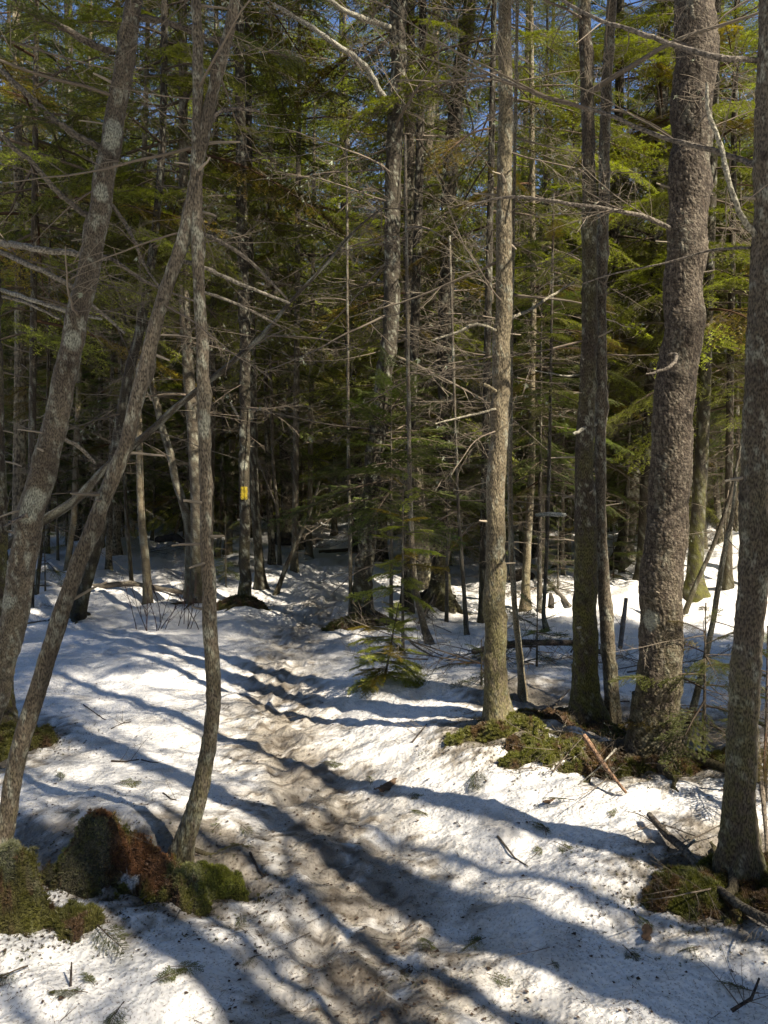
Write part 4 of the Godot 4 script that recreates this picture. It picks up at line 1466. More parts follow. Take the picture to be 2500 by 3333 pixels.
	var blaze_tree := tree("spruce_tree", "straight dark spruce marked with a yellow painted blaze", "tree", "", [Vector4(-1.812, 0.001, -9.745, 0.1010), Vector4(-1.799, 0.169, -9.745, 0.0802), Vector4(-1.795, 0.922, -9.745, 0.0683), Vector4(-1.797, 1.517, -9.745, 0.0683), Vector4(-1.785, 2.405, -9.745, 0.0683), Vector4(-1.774, 3.288, -9.745, 0.0713), Vector4(-1.786, 4.246, -9.745, 0.0713), Vector4(-1.806, 5.695, -9.745, 0.0654), Vector4(-1.814, 6.271, -9.745, 0.0624), Vector4(-1.822, 7.699, -9.745, 0.0535)], {"sides": 24, "step": 0.03, "fine_to": 7.5, "bark": "black", "moss": 0.35, "lichen": 0.25, "bump": 0.004, "flare": 0.6, "roots": 5, "stubs": 6, "tall": 14.0, "dead": [2.2, 9.0, 34, 0.5, 1.6], "crown": [7.6, 1.8, 7.0], "spots": [Vector4(-1.79, 1.865, -9.685, 0.06), Vector4(-1.816, 2.277, -9.685, 0.05), Vector4(-1.773, 0.772, -9.685, 0.04)]})
	var blaze_mate := tree("spruce_tree", "spotted spruce standing close behind the blazed one", "tree", "", [Vector4(-1.883, 0.006, -11.585, 0.0918), Vector4(-1.909, 0.396, -11.585, 0.0742), Vector4(-1.974, 1.501, -11.585, 0.0636), Vector4(-1.989, 2.557, -11.585, 0.0636), Vector4(-2.008, 4.052, -11.585, 0.0600), Vector4(-2.031, 6.125, -11.585, 0.0530), Vector4(-2.032, 8.173, -11.585, 0.0459)], {"sides": 18, "step": 0.05, "fine_to": 7.5, "bark": "black", "moss": 0.2, "lichen": 0.55, "tall": 13.0, "dead": [2.0, 9.0, 30, 0.5, 1.4], "crown": [4.2, 1.8, 6.5]})
	var slant := tree("dead_spruce", "dead lichen-hung stem leaning far over across several trunks", "tree", "", [Vector4(-4.699, 0.134, -6.6, 0.0543), Vector4(-3.836, 0.732, -6.6, 0.0483), Vector4(-2.959, 1.302, -6.6, 0.0423), Vector4(-2.674, 1.487, -6.6, 0.0382), Vector4(-2.43, 1.745, -6.6, 0.0342), Vector4(-2.085, 2.025, -6.6, 0.0302), Vector4(-1.842, 2.245, -6.6, 0.0282), Vector4(-1.62, 2.425, -6.6, 0.0262), Vector4(-1.419, 2.584, -6.6, 0.0221), Vector4(-1.157, 2.802, -6.6, 0.0201), Vector4(-0.976, 2.981, -6.6, 0.0181), Vector4(-0.816, 3.175, -6.6, 0.0161), Vector4(-0.516, 3.491, -6.6, 0.0141), Vector4(-0.217, 3.825, -6.6, 0.0101), Vector4(-0.018, 3.982, -6.6, 0.0080)], {"sides": 10, "step": 0.06, "fine_to": 7.0, "bark": "dark", "lichen": 0.5, "moss": 0.3, "bump": 0.004, "flare": 0.1, "tall": 0.0, "dead": [1.9, 4.6, 22, 0.3, 0.9]})
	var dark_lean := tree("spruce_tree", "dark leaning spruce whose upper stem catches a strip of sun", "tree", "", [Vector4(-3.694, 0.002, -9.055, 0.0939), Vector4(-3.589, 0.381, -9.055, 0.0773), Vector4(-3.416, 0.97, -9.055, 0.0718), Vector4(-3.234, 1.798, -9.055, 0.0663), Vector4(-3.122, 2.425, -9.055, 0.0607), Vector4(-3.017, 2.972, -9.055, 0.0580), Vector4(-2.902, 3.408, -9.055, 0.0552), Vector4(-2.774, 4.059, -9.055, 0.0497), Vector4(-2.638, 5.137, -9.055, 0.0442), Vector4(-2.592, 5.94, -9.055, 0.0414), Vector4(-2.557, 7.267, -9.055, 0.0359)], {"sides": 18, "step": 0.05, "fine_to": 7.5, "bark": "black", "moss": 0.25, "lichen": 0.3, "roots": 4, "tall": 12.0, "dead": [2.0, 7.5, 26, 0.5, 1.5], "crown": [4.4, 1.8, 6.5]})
	var pale_pole := tree("fir_tree", "straight grey fir pole rising behind the shrub stems", "tree", "", [Vector4(-3.178, 0.005, -10.18, 0.0621), Vector4(-3.203, 0.542, -10.18, 0.0559), Vector4(-3.258, 1.203, -10.18, 0.0497), Vector4(-3.273, 2.132, -10.18, 0.0466), Vector4(-3.284, 2.835, -10.18, 0.0466), Vector4(-3.255, 3.754, -10.18, 0.0403), Vector4(-3.18, 5.576, -10.18, 0.0372), Vector4(-3.112, 7.376, -10.18, 0.0310)], {"sides": 10, "step": 0.06, "fine_to": 7.0, "bark": "pale", "lichen": 0.5, "moss": 0.1, "tall": 11.0, "dead": [1.6, 8.0, 30, 0.4, 1.2], "crown": [4.2, 1.4, 6.5]})
	var thin_pole := tree("fir_tree", "thin pale fir pole seen between the two leaning trunks", "tree", "", [Vector4(-5.521, 0.101, -13.185, 0.0563), Vector4(-5.457, 0.634, -13.185, 0.0523), Vector4(-5.387, 1.086, -13.185, 0.0523), Vector4(-5.33, 2.29, -13.185, 0.0482), Vector4(-5.254, 3.685, -13.185, 0.0442), Vector4(-5.17, 5.18, -13.185, 0.0402), Vector4(-5.059, 7.53, -13.185, 0.0362)], {"sides": 10, "step": 0.06, "fine_to": 7.0, "bark": "pale", "lichen": 0.45, "tall": 11.0, "dead": [1.5, 9.0, 34, 0.4, 1.2], "crown": [4.0, 1.6, 6.5]})
	var crooked := tree("dead_spruce", "crooked lichen-blotched dead stem kinked towards its rotten foot", "tree", "", [Vector4(-2.709, 0.005, -10.595, 0.0840), Vector4(-2.719, 0.434, -10.595, 0.0711), Vector4(-2.727, 0.953, -10.595, 0.0614), Vector4(-2.801, 1.348, -10.595, 0.0581), Vector4(-2.902, 1.665, -10.595, 0.0549), Vector4(-2.969, 2.019, -10.595, 0.0517), Vector4(-3.075, 2.373, -10.595, 0.0485), Vector4(-3.149, 2.693, -10.595, 0.0452), Vector4(-3.235, 3.077, -10.595, 0.0420), Vector4(-3.281, 3.588, -10.595, 0.0355), Vector4(-3.313, 4.223, -10.595, 0.0291)], {"sides": 10, "step": 0.06, "fine_to": 7.0, "bark": "grey", "lichen": 0.9, "moss": 0.3, "tall": 0.0, "dead": [1.0, 3.6, 14, 0.3, 0.9]})
	var rot_mate := tree("spruce_tree", "grey spruce with a rotten split base behind the curved fir", "tree", "", [Vector4(-2.487, 0.003, -9.96, 0.1032), Vector4(-2.472, 0.321, -9.96, 0.0850), Vector4(-2.458, 1.211, -9.96, 0.0790), Vector4(-2.487, 2.121, -9.96, 0.0759), Vector4(-2.546, 3.025, -9.96, 0.0729), Vector4(-2.587, 3.774, -9.96, 0.0698), Vector4(-2.589, 4.305, -9.96, 0.0668), Vector4(-2.591, 6.08, -9.96, 0.0577), Vector4(-2.581, 7.833, -9.96, 0.0486)], {"sides": 18, "step": 0.05, "fine_to": 7.5, "bark": "grey", "lichen": 0.5, "moss": 0.3, "flare": 0.6, "roots": 5, "tall": 13.0, "dead": [2.4, 9.0, 34, 0.5, 1.6], "crown": [4.2, 2.0, 6.5]})
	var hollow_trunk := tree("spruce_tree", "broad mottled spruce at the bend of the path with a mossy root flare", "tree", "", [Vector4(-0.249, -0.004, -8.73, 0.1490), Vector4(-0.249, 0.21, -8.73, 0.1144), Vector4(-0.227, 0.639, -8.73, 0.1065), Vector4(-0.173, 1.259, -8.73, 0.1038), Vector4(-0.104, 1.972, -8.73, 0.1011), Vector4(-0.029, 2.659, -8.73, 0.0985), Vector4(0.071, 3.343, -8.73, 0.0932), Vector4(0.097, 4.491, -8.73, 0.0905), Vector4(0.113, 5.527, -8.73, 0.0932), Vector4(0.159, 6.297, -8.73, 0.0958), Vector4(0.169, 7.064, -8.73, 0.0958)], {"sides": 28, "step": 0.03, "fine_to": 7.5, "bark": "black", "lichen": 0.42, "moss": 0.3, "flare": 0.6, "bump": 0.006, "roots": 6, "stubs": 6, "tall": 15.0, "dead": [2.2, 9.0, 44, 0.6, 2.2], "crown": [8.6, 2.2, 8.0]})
	var path_pole := tree("fir_tree", "thin bare fir pole touching the broad mottled trunk by the path", "tree", "", [Vector4(-0.387, -0.009, -8.695, 0.0239), Vector4(-0.386, 0.43, -8.695, 0.0212), Vector4(-0.39, 1.069, -8.695, 0.0212), Vector4(-0.405, 1.865, -8.695, 0.0186), Vector4(-0.409, 2.655, -8.695, 0.0159)], {"sides": 10, "step": 0.06, "fine_to": 7.0, "bark": "grey", "lichen": 0.5, "tall": 5.5, "dead": [1.0, 5.0, 10, 0.3, 0.8]})
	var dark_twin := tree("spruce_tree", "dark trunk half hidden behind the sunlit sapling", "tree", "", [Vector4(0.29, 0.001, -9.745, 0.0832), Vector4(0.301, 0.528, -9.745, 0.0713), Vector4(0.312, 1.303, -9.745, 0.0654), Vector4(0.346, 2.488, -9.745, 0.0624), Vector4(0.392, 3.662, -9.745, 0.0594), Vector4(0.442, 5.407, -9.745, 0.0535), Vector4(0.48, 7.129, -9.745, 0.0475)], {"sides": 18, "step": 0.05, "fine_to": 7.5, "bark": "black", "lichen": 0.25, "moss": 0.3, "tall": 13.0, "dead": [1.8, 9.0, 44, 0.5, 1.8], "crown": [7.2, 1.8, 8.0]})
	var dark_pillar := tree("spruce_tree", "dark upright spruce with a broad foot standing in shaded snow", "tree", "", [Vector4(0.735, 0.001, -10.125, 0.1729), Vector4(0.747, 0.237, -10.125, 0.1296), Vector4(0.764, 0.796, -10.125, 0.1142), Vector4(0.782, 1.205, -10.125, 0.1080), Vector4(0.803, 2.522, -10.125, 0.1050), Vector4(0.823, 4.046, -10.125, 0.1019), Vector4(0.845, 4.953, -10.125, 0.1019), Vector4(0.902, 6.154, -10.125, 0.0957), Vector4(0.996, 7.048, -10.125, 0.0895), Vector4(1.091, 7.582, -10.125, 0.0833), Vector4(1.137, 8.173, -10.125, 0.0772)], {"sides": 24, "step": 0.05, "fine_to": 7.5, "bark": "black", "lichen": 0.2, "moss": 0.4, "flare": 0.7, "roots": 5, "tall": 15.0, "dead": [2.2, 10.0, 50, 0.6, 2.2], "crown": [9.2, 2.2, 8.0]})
	var glow_trunk := tree("spruce_tree", "pale trunk lit high up, behind the broad mottled one", "tree", "", [Vector4(0.56, 0.009, -16.8, 0.1229), Vector4(0.579, 1.088, -16.8, 0.1127), Vector4(0.638, 3.13, -16.8, 0.1076), Vector4(0.696, 5.256, -16.8, 0.1076), Vector4(0.835, 7.164, -16.8, 0.1076), Vector4(0.963, 9.156, -16.8, 0.1024), Vector4(1.06, 10.64, -16.8, 0.0973), Vector4(1.147, 12.114, -16.8, 0.0922)], {"sides": 18, "step": 0.05, "fine_to": 7.5, "bark": "pale", "lichen": 0.6, "tall": 15.0, "dead": [3.0, 11.0, 50, 0.5, 1.6], "crown": [7.5,1.8,6.5]})
	var slim_shadow := tree("fir_tree", "slim curving fir pole tight beside the sunlit mossy trunk", "tree", "", [Vector4(0.94, 0.201, -5.105, 0.0233), Vector4(0.92, 0.441, -5.105, 0.0218), Vector4(0.884, 0.775, -5.105, 0.0202), Vector4(0.856, 1.245, -5.105, 0.0187), Vector4(0.844, 1.755, -5.105, 0.0156), Vector4(0.845, 2.065, -5.105, 0.0156), Vector4(0.848, 2.561, -5.105, 0.0140), Vector4(0.857, 3.139, -5.105, 0.0109)], {"sides": 14, "step": 0.06, "fine_to": 7.0, "bark": "pale", "lichen": 0.55, "moss": 0.2, "stubs": 6, "tall": 5.4, "dead": [0.9, 5.0, 26, 0.25, 0.8]})
	var mid_pole := tree("spruce_tree", "pale-topped spruce pole among the brush past the sunlit mossy trunk", "tree", "", [Vector4(1.857, 0.003, -9.955, 0.0607), Vector4(1.872, 0.505, -9.955, 0.0516), Vector4(1.905, 1.175, -9.955, 0.0486), Vector4(1.936, 1.903, -9.955, 0.0455), Vector4(1.929, 3.024, -9.955, 0.0425), Vector4(1.942, 3.707, -9.955, 0.0395), Vector4(1.918, 5.489, -9.955, 0.0364), Vector4(1.895, 7.248, -9.955, 0.0304)], {"sides": 10, "step": 0.06, "fine_to": 7.0, "bark": "pale", "lichen": 0.35, "tall": 12.0, "dead": [1.6, 8.5, 34, 0.4, 1.3], "crown": [3.8, 1.6, 6.5]})
	var bent_pole := tree("fir_tree", "thin dark sapling pole with a hooked foot", "tree", "", [Vector4(1.809, 0.002, -8.415, 0.0308), Vector4(1.777, 0.157, -8.415, 0.0205), Vector4(1.786, 0.364, -8.415, 0.0205), Vector4(1.812, 1.014, -8.415, 0.0205), Vector4(1.83, 2.04, -8.415, 0.0180), Vector4(1.839, 2.875, -8.415, 0.0154)], {"sides": 10, "step": 0.06, "fine_to": 7.0, "bark": "dark", "tall": 4.8, "dead": [1.0, 4.5, 16, 0.3, 0.8], "crown": [2.4, 0.8, 14.0]})
	var far_stump := tree("dead_spruce", "broken dark trunk with loose bark standing in the shade", "tree", "", [Vector4(3.312, 0.05, -13.935, 0.1444), Vector4(3.317, 0.409, -13.935, 0.1190), Vector4(3.338, 1.056, -13.935, 0.1062), Vector4(3.364, 2.024, -13.935, 0.0935), Vector4(3.39, 2.869, -13.935, 0.0807), Vector4(3.398, 4.047, -13.935, 0.0680)], {"sides": 18, "step": 0.05, "fine_to": 7.5, "bark": "dark", "moss": 0.3, "flare": 0.6, "tall": 9.0, "dead": [1.5, 8.5, 40, 0.4, 1.4]})
	var lean_far := tree("spruce_tree", "leaning spruce behind the scaly trunk, its edge in sun", "tree", "", [Vector4(4.579, 0.127, -14.525, 0.2214), Vector4(4.62, 0.447, -14.525, 0.1638), Vector4(4.702, 1.069, -14.525, 0.1506), Vector4(4.806, 2.042, -14.525, 0.1373), Vector4(4.883, 3.011, -14.525, 0.1284), Vector4(4.951, 3.975, -14.525, 0.1196), Vector4(5.091, 5.544, -14.525, 0.1107), Vector4(5.181, 8.133, -14.525, 0.0974), Vector4(5.236, 10.69, -14.525, 0.0841)], {"sides": 18, "step": 0.05, "fine_to": 7.5, "bark": "dark", "lichen": 0.4, "moss": 0.3, "tall": 14.0, "dead": [2.2, 9.5, 40, 0.6, 1.8], "crown": [3.4, 2.2, 6.5]})
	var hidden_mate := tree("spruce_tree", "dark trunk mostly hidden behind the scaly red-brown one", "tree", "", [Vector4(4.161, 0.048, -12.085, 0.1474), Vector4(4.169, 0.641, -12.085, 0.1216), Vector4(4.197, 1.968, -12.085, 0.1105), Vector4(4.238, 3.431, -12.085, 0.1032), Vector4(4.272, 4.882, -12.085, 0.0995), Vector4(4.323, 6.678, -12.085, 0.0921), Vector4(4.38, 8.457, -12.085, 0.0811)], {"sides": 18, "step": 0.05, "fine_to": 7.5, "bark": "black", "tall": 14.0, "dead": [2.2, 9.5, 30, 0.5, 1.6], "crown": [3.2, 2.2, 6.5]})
	var far_pale := tree("spruce_tree", "pale slim trunk on the far snow between two darker leaning ones", "tree", "", [Vector4(9.95, 0.063, -32.31, 0.1773), Vector4(9.995, 1.404, -32.31, 0.1478), Vector4(10.052, 3.368, -32.31, 0.1379), Vector4(10.098, 6.495, -32.31, 0.1281), Vector4(10.133, 12.301, -32.31, 0.1182)], {"sides": 10, "step": 0.06, "fine_to": 7.0, "bark": "pale", "tall": 14.0, "dead": [2.0, 9.5, 30, 0.5, 1.6], "crown": [7.0, 1.5, 7.0]})
	var brown_foot := tree("spruce_tree", "dark spruce with a yellow-brown mossy foot on open snow", "tree", "", [Vector4(4.488, 0.035, -10.93, 0.1400), Vector4(4.49, 0.33, -10.93, 0.1133), Vector4(4.51, 0.839, -10.93, 0.1033), Vector4(4.541, 1.507, -10.93, 0.0966), Vector4(4.58, 2.503, -10.93, 0.0900), Vector4(4.599, 3.493, -10.93, 0.0866), Vector4(4.623, 4.568, -10.93, 0.0800), Vector4(4.651, 6.193, -10.93, 0.0733), Vector4(4.673, 7.802, -10.93, 0.0666)], {"sides": 18, "step": 0.05, "fine_to": 7.5, "bark": "black", "moss": 0.8, "lichen": 0.2, "tall": 14.0, "dead": [2.4, 9.5, 30, 0.5, 1.6], "crown": [3.2, 2.2, 6.5]})
	var lichen_stick := tree("dead_fir", "thin slanting lichen-crusted dead stem beyond the closest trunk", "tree", "", [Vector4(1.814, 0.2, -4.46, 0.0177), Vector4(1.853, 0.366, -4.46, 0.0163), Vector4(1.923, 0.686, -4.46, 0.0150), Vector4(1.968, 0.972, -4.46, 0.0136), Vector4(2.01, 1.246, -4.46, 0.0122), Vector4(2.048, 1.437, -4.46, 0.0109), Vector4(2.071, 1.681, -4.46, 0.0082)], {"sides": 10, "step": 0.06, "fine_to": 7.0, "bark": "grey", "lichen": 0.95, "tall": 0.0, "dead": [0.5, 1.9, 7, 0.2, 0.5]})
	var dead_lean := tree("dead_fir", "dark bare stem leaning towards the closest trunk from behind the scaly one", "tree", "", [Vector4(3.683, 0.009, -9.28, 0.0311), Vector4(3.809, 0.351, -9.28, 0.0283), Vector4(4.029, 0.863, -9.28, 0.0255), Vector4(4.165, 1.261, -9.28, 0.0226), Vector4(4.272, 1.657, -9.28, 0.0198), Vector4(4.349, 2.108, -9.28, 0.0141)], {"sides": 10, "step": 0.06, "fine_to": 7.0, "bark": "dark", "tall": 0.0, "dead": [0.4, 2.2, 7, 0.2, 0.6]})
	var v_stick := tree("dead_fir", "short dead stem leaning over the path snow near the blazed tree", "tree", "", [Vector4(-1.615, 0.004, -11.345, 0.0346), Vector4(-1.468, 0.387, -11.345, 0.0346), Vector4(-1.3, 0.776, -11.345, 0.0311), Vector4(-1.174, 1.046, -11.345, 0.0277), Vector4(-1.062, 1.337, -11.345, 0.0208), Vector4(-0.964, 1.669, -11.345, 0.0138)], {"sides": 10, "step": 0.06, "fine_to": 7.0, "bark": "dark", "tall": 0.0, "dead": [0.5, 1.6, 6, 0.2, 0.5]})
	var v_mate := tree("fir_tree", "thin fir pole crossing behind the short leaning dead stem", "tree", "", [Vector4(-1.995, 0.026, -14.465, 0.0397), Vector4(-2.01, 0.717, -14.465, 0.0353), Vector4(-2.051, 1.336, -14.465, 0.0353), Vector4(-2.109, 2.04, -14.465, 0.0309), Vector4(-2.138, 3.355, -14.465, 0.0309), Vector4(-2.166, 4.661, -14.465, 0.0265)], {"sides": 10, "step": 0.06, "fine_to": 7.0, "bark": "grey", "tall": 7.0, "dead": [1.0, 6.0, 22, 0.3, 0.9], "crown": [3.8, 0.9, 12.0]})
	var sun_pole := tree("spruce_tree", "thin sunlit pole beside the path on open snow past the blaze", "tree", "", [Vector4(-1.618, 0.028, -16.39, 0.0750), Vector4(-1.616, 0.6, -16.39, 0.0600), Vector4(-1.593, 1.6, -16.39, 0.0550), Vector4(-1.58, 2.656, -16.39, 0.0550), Vector4(-1.555, 4.083, -16.39, 0.0500), Vector4(-1.519, 6.051, -16.39, 0.0450), Vector4(-1.493, 8.002, -16.39, 0.0400)], {"sides": 10, "step": 0.06, "fine_to": 7.0, "bark": "pale", "lichen": 0.4, "flare": 0.6, "tall": 11.0, "dead": [2.0, 8.0, 34, 0.4, 1.3], "crown": [6.5, 1.3, 8.0]})
	var pair_far_a := tree("spruce_tree", "lichen-pale pole of two close together past the blaze tree", "tree", "", [Vector4(-3.454, 0.107, -16.745, 0.0919), Vector4(-3.408, 0.885, -16.745, 0.0766), Vector4(-3.359, 2.11, -16.745, 0.0715), Vector4(-3.3, 3.237, -16.745, 0.0664), Vector4(-3.237, 5.144, -16.745, 0.0613), Vector4(-3.16, 7.644, -16.745, 0.0511)], {"sides": 10, "step": 0.06, "fine_to": 7.0, "bark": "pale", "lichen": 0.6, "tall": 12.0, "dead": [1.5, 8.5, 34, 0.4, 1.3], "crown": [3.6,1.8,6.5]})
	var pair_far_b := tree("spruce_tree", "browner pole of two close together past the blaze tree", "tree", "", [Vector4(-5.188, 0.025, -23.895, 0.1020), Vector4(-5.138, 0.872, -23.895, 0.0874), Vector4(-5.082, 2.618, -23.895, 0.0801), Vector4(-5.025, 4.499, -23.895, 0.0729), Vector4(-4.961, 7.374, -23.895, 0.0656)], {"sides": 10, "step": 0.06, "fine_to": 7.0, "bark": "grey", "tall": 12.0, "dead": [1.5, 8.5, 34, 0.4, 1.3], "crown": [3.2,1.8,6.5]})
	var stub_pole_a := tree("fir_tree", "thin dark sapling pole standing at the end of the fallen log", "tree", "", [Vector4(-4.918, 0.017, -10.685, 0.0293), Vector4(-4.873, 0.424, -10.685, 0.0261), Vector4(-4.827, 0.817, -10.685, 0.0261), Vector4(-4.796, 1.144, -10.685, 0.0228), Vector4(-4.758, 1.925, -10.685, 0.0195), Vector4(-4.717, 2.896, -10.685, 0.0163)], {"sides": 10, "step": 0.06, "fine_to": 7.0, "bark": "dark", "tall": 5.0, "dead": [0.5, 4.4, 18, 0.3, 0.8], "crown": [2.6, 0.8, 12.0]})
	var stub_pole_b := tree("fir_tree", "thin dark pole standing just behind the middle of the fallen log", "tree", "", [Vector4(-3.874, 0.022, -11.62, 0.0319), Vector4(-3.903, 0.535, -11.62, 0.0283), Vector4(-3.94, 1.033, -11.62, 0.0283), Vector4(-3.962, 1.6, -11.62, 0.0248), Vector4(-3.978, 2.658, -11.62, 0.0213)], {"sides": 10, "step": 0.06, "fine_to": 7.0, "bark": "dark", "tall": 6.0, "dead": [0.8, 5.4, 20, 0.3, 0.9], "crown": [3.2, 0.8, 12.0]})
	var thin_c := tree("fir_tree", "thin pole in front of the dark upright spruce, leaning over the brush", "tree", "", [Vector4(0.88, 0.014, -8.035, 0.0245), Vector4(0.854, 0.42, -8.035, 0.0220), Vector4(0.818, 0.913, -8.035, 0.0196), Vector4(0.787, 1.355, -8.035, 0.0171), Vector4(0.766, 1.845, -8.035, 0.0147)], {"sides": 10, "step": 0.06, "fine_to": 7.0, "bark": "grey", "lichen": 0.4, "tall": 4.2, "dead": [0.9, 3.8, 14, 0.3, 0.8]})
	var thin_d := tree("fir_tree", "curving grey stem rooted at the brush beside the sunlit sapling", "tree", "", [Vector4(0.444, 0.044, -7.575, 0.0370), Vector4(0.383, 0.254, -7.575, 0.0323), Vector4(0.318, 0.58, -7.575, 0.0300), Vector4(0.28, 0.999, -7.575, 0.0277), Vector4(0.261, 1.462, -7.575, 0.0254), Vector4(0.251, 2.015, -7.575, 0.0208)], {"sides": 10, "step": 0.06, "fine_to": 7.0, "bark": "grey", "lichen": 0.35, "tall": 5.0, "dead": [0.9, 4.4, 22, 0.3, 0.9]})
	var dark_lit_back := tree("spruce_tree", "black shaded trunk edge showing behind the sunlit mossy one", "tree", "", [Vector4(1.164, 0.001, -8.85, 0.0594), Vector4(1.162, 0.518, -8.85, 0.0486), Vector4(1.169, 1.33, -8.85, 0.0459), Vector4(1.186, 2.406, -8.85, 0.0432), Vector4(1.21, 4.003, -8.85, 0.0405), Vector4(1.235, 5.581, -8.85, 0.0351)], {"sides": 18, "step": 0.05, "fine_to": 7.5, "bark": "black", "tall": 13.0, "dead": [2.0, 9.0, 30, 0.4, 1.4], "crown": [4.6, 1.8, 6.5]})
	var crown_a := tree("spruce_tree", "leafy spruce whose yellow-green boughs fill the upper corner behind the leaning firs", "tree", "", [Vector4(-4.523, -0.432, -9.6, 0.0585), Vector4(-4.481, 0.72, -9.6, 0.0498), Vector4(-4.429, 2.474, -9.6, 0.0439), Vector4(-4.37, 4.78, -9.6, 0.0380), Vector4(-4.311, 7.047, -9.6, 0.0322)], {"sides": 18, "step": 0.05, "fine_to": 7.5, "bark": "dark", "tall": 11.5, "dead": [1.5, 4.0, 14, 0.4, 1.2], "crown": [3.9, 2.3, 9.0], "painted_sun": true})
	var crown_b := tree("spruce_tree", "leafy spruce with sunlit boughs behind the crossing of the thin firs", "tree", "", [Vector4(-2.911, 0.059, -12.6, 0.0691), Vector4(-2.886, 1.216, -12.6, 0.0615), Vector4(-2.844, 2.748, -12.6, 0.0576), Vector4(-2.796, 5.021, -12.6, 0.0499), Vector4(-2.743, 8.01, -12.6, 0.0423)], {"sides": 18, "step": 0.05, "fine_to": 7.5, "bark": "dark", "tall": 12.5, "dead": [1.5, 4.5, 18, 0.4, 1.2], "crown": [4.4, 2.2, 9.0], "painted_sun": true})
	var crown_c := tree("spruce_tree", "leafy spruce with pale green boughs between the blazed tree and the broad mottled trunk", "tree", "", [Vector4(-1.586, 0.085, -13.4, 0.0654), Vector4(-1.565, 1.192, -13.4, 0.0572), Vector4(-1.543, 2.821, -13.4, 0.0531), Vector4(-1.517, 5.239, -13.4, 0.0490), Vector4(-1.472, 8.417, -13.4, 0.0409)], {"sides": 18, "step": 0.05, "fine_to": 7.5, "bark": "grey", "tall": 12.5, "dead": [1.5, 4.0, 18, 0.4, 1.2], "crown": [3.6, 2.2, 9.0], "painted_sun": true})
	var crown_d := tree("spruce_tree", "leafy spruce showing green between the scaly trunk and the closest one", "tree", "", [Vector4(5.181, 0.136, -11.4, 0.0626), Vector4(5.178, 1.253, -11.4, 0.0556), Vector4(5.173, 3.327, -11.4, 0.0521), Vector4(5.172, 6.053, -11.4, 0.0452), Vector4(5.181, 8.068, -11.4, 0.0382)], {"sides": 18, "step": 0.05, "fine_to": 7.5, "bark": "dark", "tall": 11.0, "dead": [1.2, 3.5, 14, 0.4, 1.2], "crown": [2.6, 2.0, 9.0], "painted_sun": true})
	var crown_e := tree("fir_tree", "leafy fir with bright sprays over the close-standing pair", "tree", "", [Vector4(2.542, 0.108, -12.2, 0.0521), Vector4(2.544, 1.971, -12.2, 0.0446), Vector4(2.558, 4.182, -12.2, 0.0409), Vector4(2.566, 7.087, -12.2, 0.0335)], {"sides": 18, "step": 0.05, "fine_to": 7.5, "bark": "grey", "tall": 9.5, "dead": [1.2, 3.5, 14, 0.4, 1.2], "crown": [2.4, 1.8, 11.0], "painted_sun": true})
	limb_of(fore_trunk, [Vector4(1.36, 3.139, -2.8, 0.0111), Vector4(1.223, 3.148, -2.8, 0.0102), Vector4(1.127, 3.237, -2.9, 0.0102), Vector4(0.986, 3.355, -3, 0.0085), Vector4(0.88, 3.455, -3.1, 0.0077), Vector4(0.764, 3.584, -3.2, 0.0068), Vector4(0.689, 3.713, -3.3, 0.0051)], 4, Color(0.2, 0.17, 0.135), 0)
	limb_of(fore_trunk, [Vector4(1.372, 2.757, -2.8, 0.0111), Vector4(1.342, 2.827, -2.9, 0.0102), Vector4(1.285, 2.875, -2.95, 0.0102), Vector4(1.117, 3.003, -3.1, 0.0085), Vector4(0.912, 3.143, -3.2, 0.0077), Vector4(0.693, 3.259, -3.3, 0.0068), Vector4(0.561, 3.37, -3.4, 0.0060), Vector4(0.42, 3.494, -3.5, 0.0043), Vector4(0.281, 3.653, -3.6, 0.0026)], 6, Color(0.2, 0.17, 0.135), 0)
	limb_of(fore_trunk, [Vector4(1.368, 2.502, -2.8, 0.0102), Vector4(1.276, 2.568, -2.75, 0.0094), Vector4(1.21, 2.671, -2.7, 0.0085), Vector4(1.176, 2.798, -2.7, 0.0077), Vector4(1.134, 2.91, -2.7, 0.0068), Vector4(1.127, 3.005, -2.7, 0.0043)], 5, Color(0.33, 0.31, 0.24), 0)
	limb_of(fore_trunk, [Vector4(1.335, 2.469, -2.8, 0.0051), Vector4(1.285, 2.522, -3, 0.0051), Vector4(1.161, 2.507, -3.1, 0.0043), Vector4(0.967, 2.488, -3.2, 0.0034), Vector4(0.858, 2.472, -3.3, 0.0026)], 2, Color(0.2, 0.17, 0.135), 0)
	limb_of(big_spruce, [Vector4(1.528, 2.9, -3.96, 0.0109), Vector4(1.279, 2.959, -3.86, 0.0109), Vector4(0.906, 2.979, -3.76, 0.0097), Vector4(0.64, 3.051, -3.86, 0.0072), Vector4(0.43, 3.041, -3.96, 0.0048)], 8, Color(0.2, 0.17, 0.135), 0)
	limb_of(big_spruce, [Vector4(1.402, 2.249, -3.76, 0.0085), Vector4(1.433, 2.241, -3.74, 0.0097), Vector4(1.377, 2.176, -3.66, 0.0085), Vector4(1.31, 2.148, -3.66, 0.0060), Vector4(1.255, 2.137, -3.66, 0.0036)], 1, Color(0.2, 0.17, 0.135), 0)
	limb_of(twin_b, [Vector4(1.311, 1.984, -4.685, 0.0129), Vector4(1.222, 1.957, -4.585, 0.0129), Vector4(1.132, 1.909, -4.535, 0.0100)], 0, Color(0.36, 0.34, 0.27), 0)
	limb_of(twin_b, [Vector4(1.317, 0.75, -4.685, 0.0129), Vector4(1.233, 0.751, -4.585, 0.0114), Vector4(1.164, 0.749, -4.535, 0.0071)], 0, Color(0.36, 0.34, 0.27), 0)
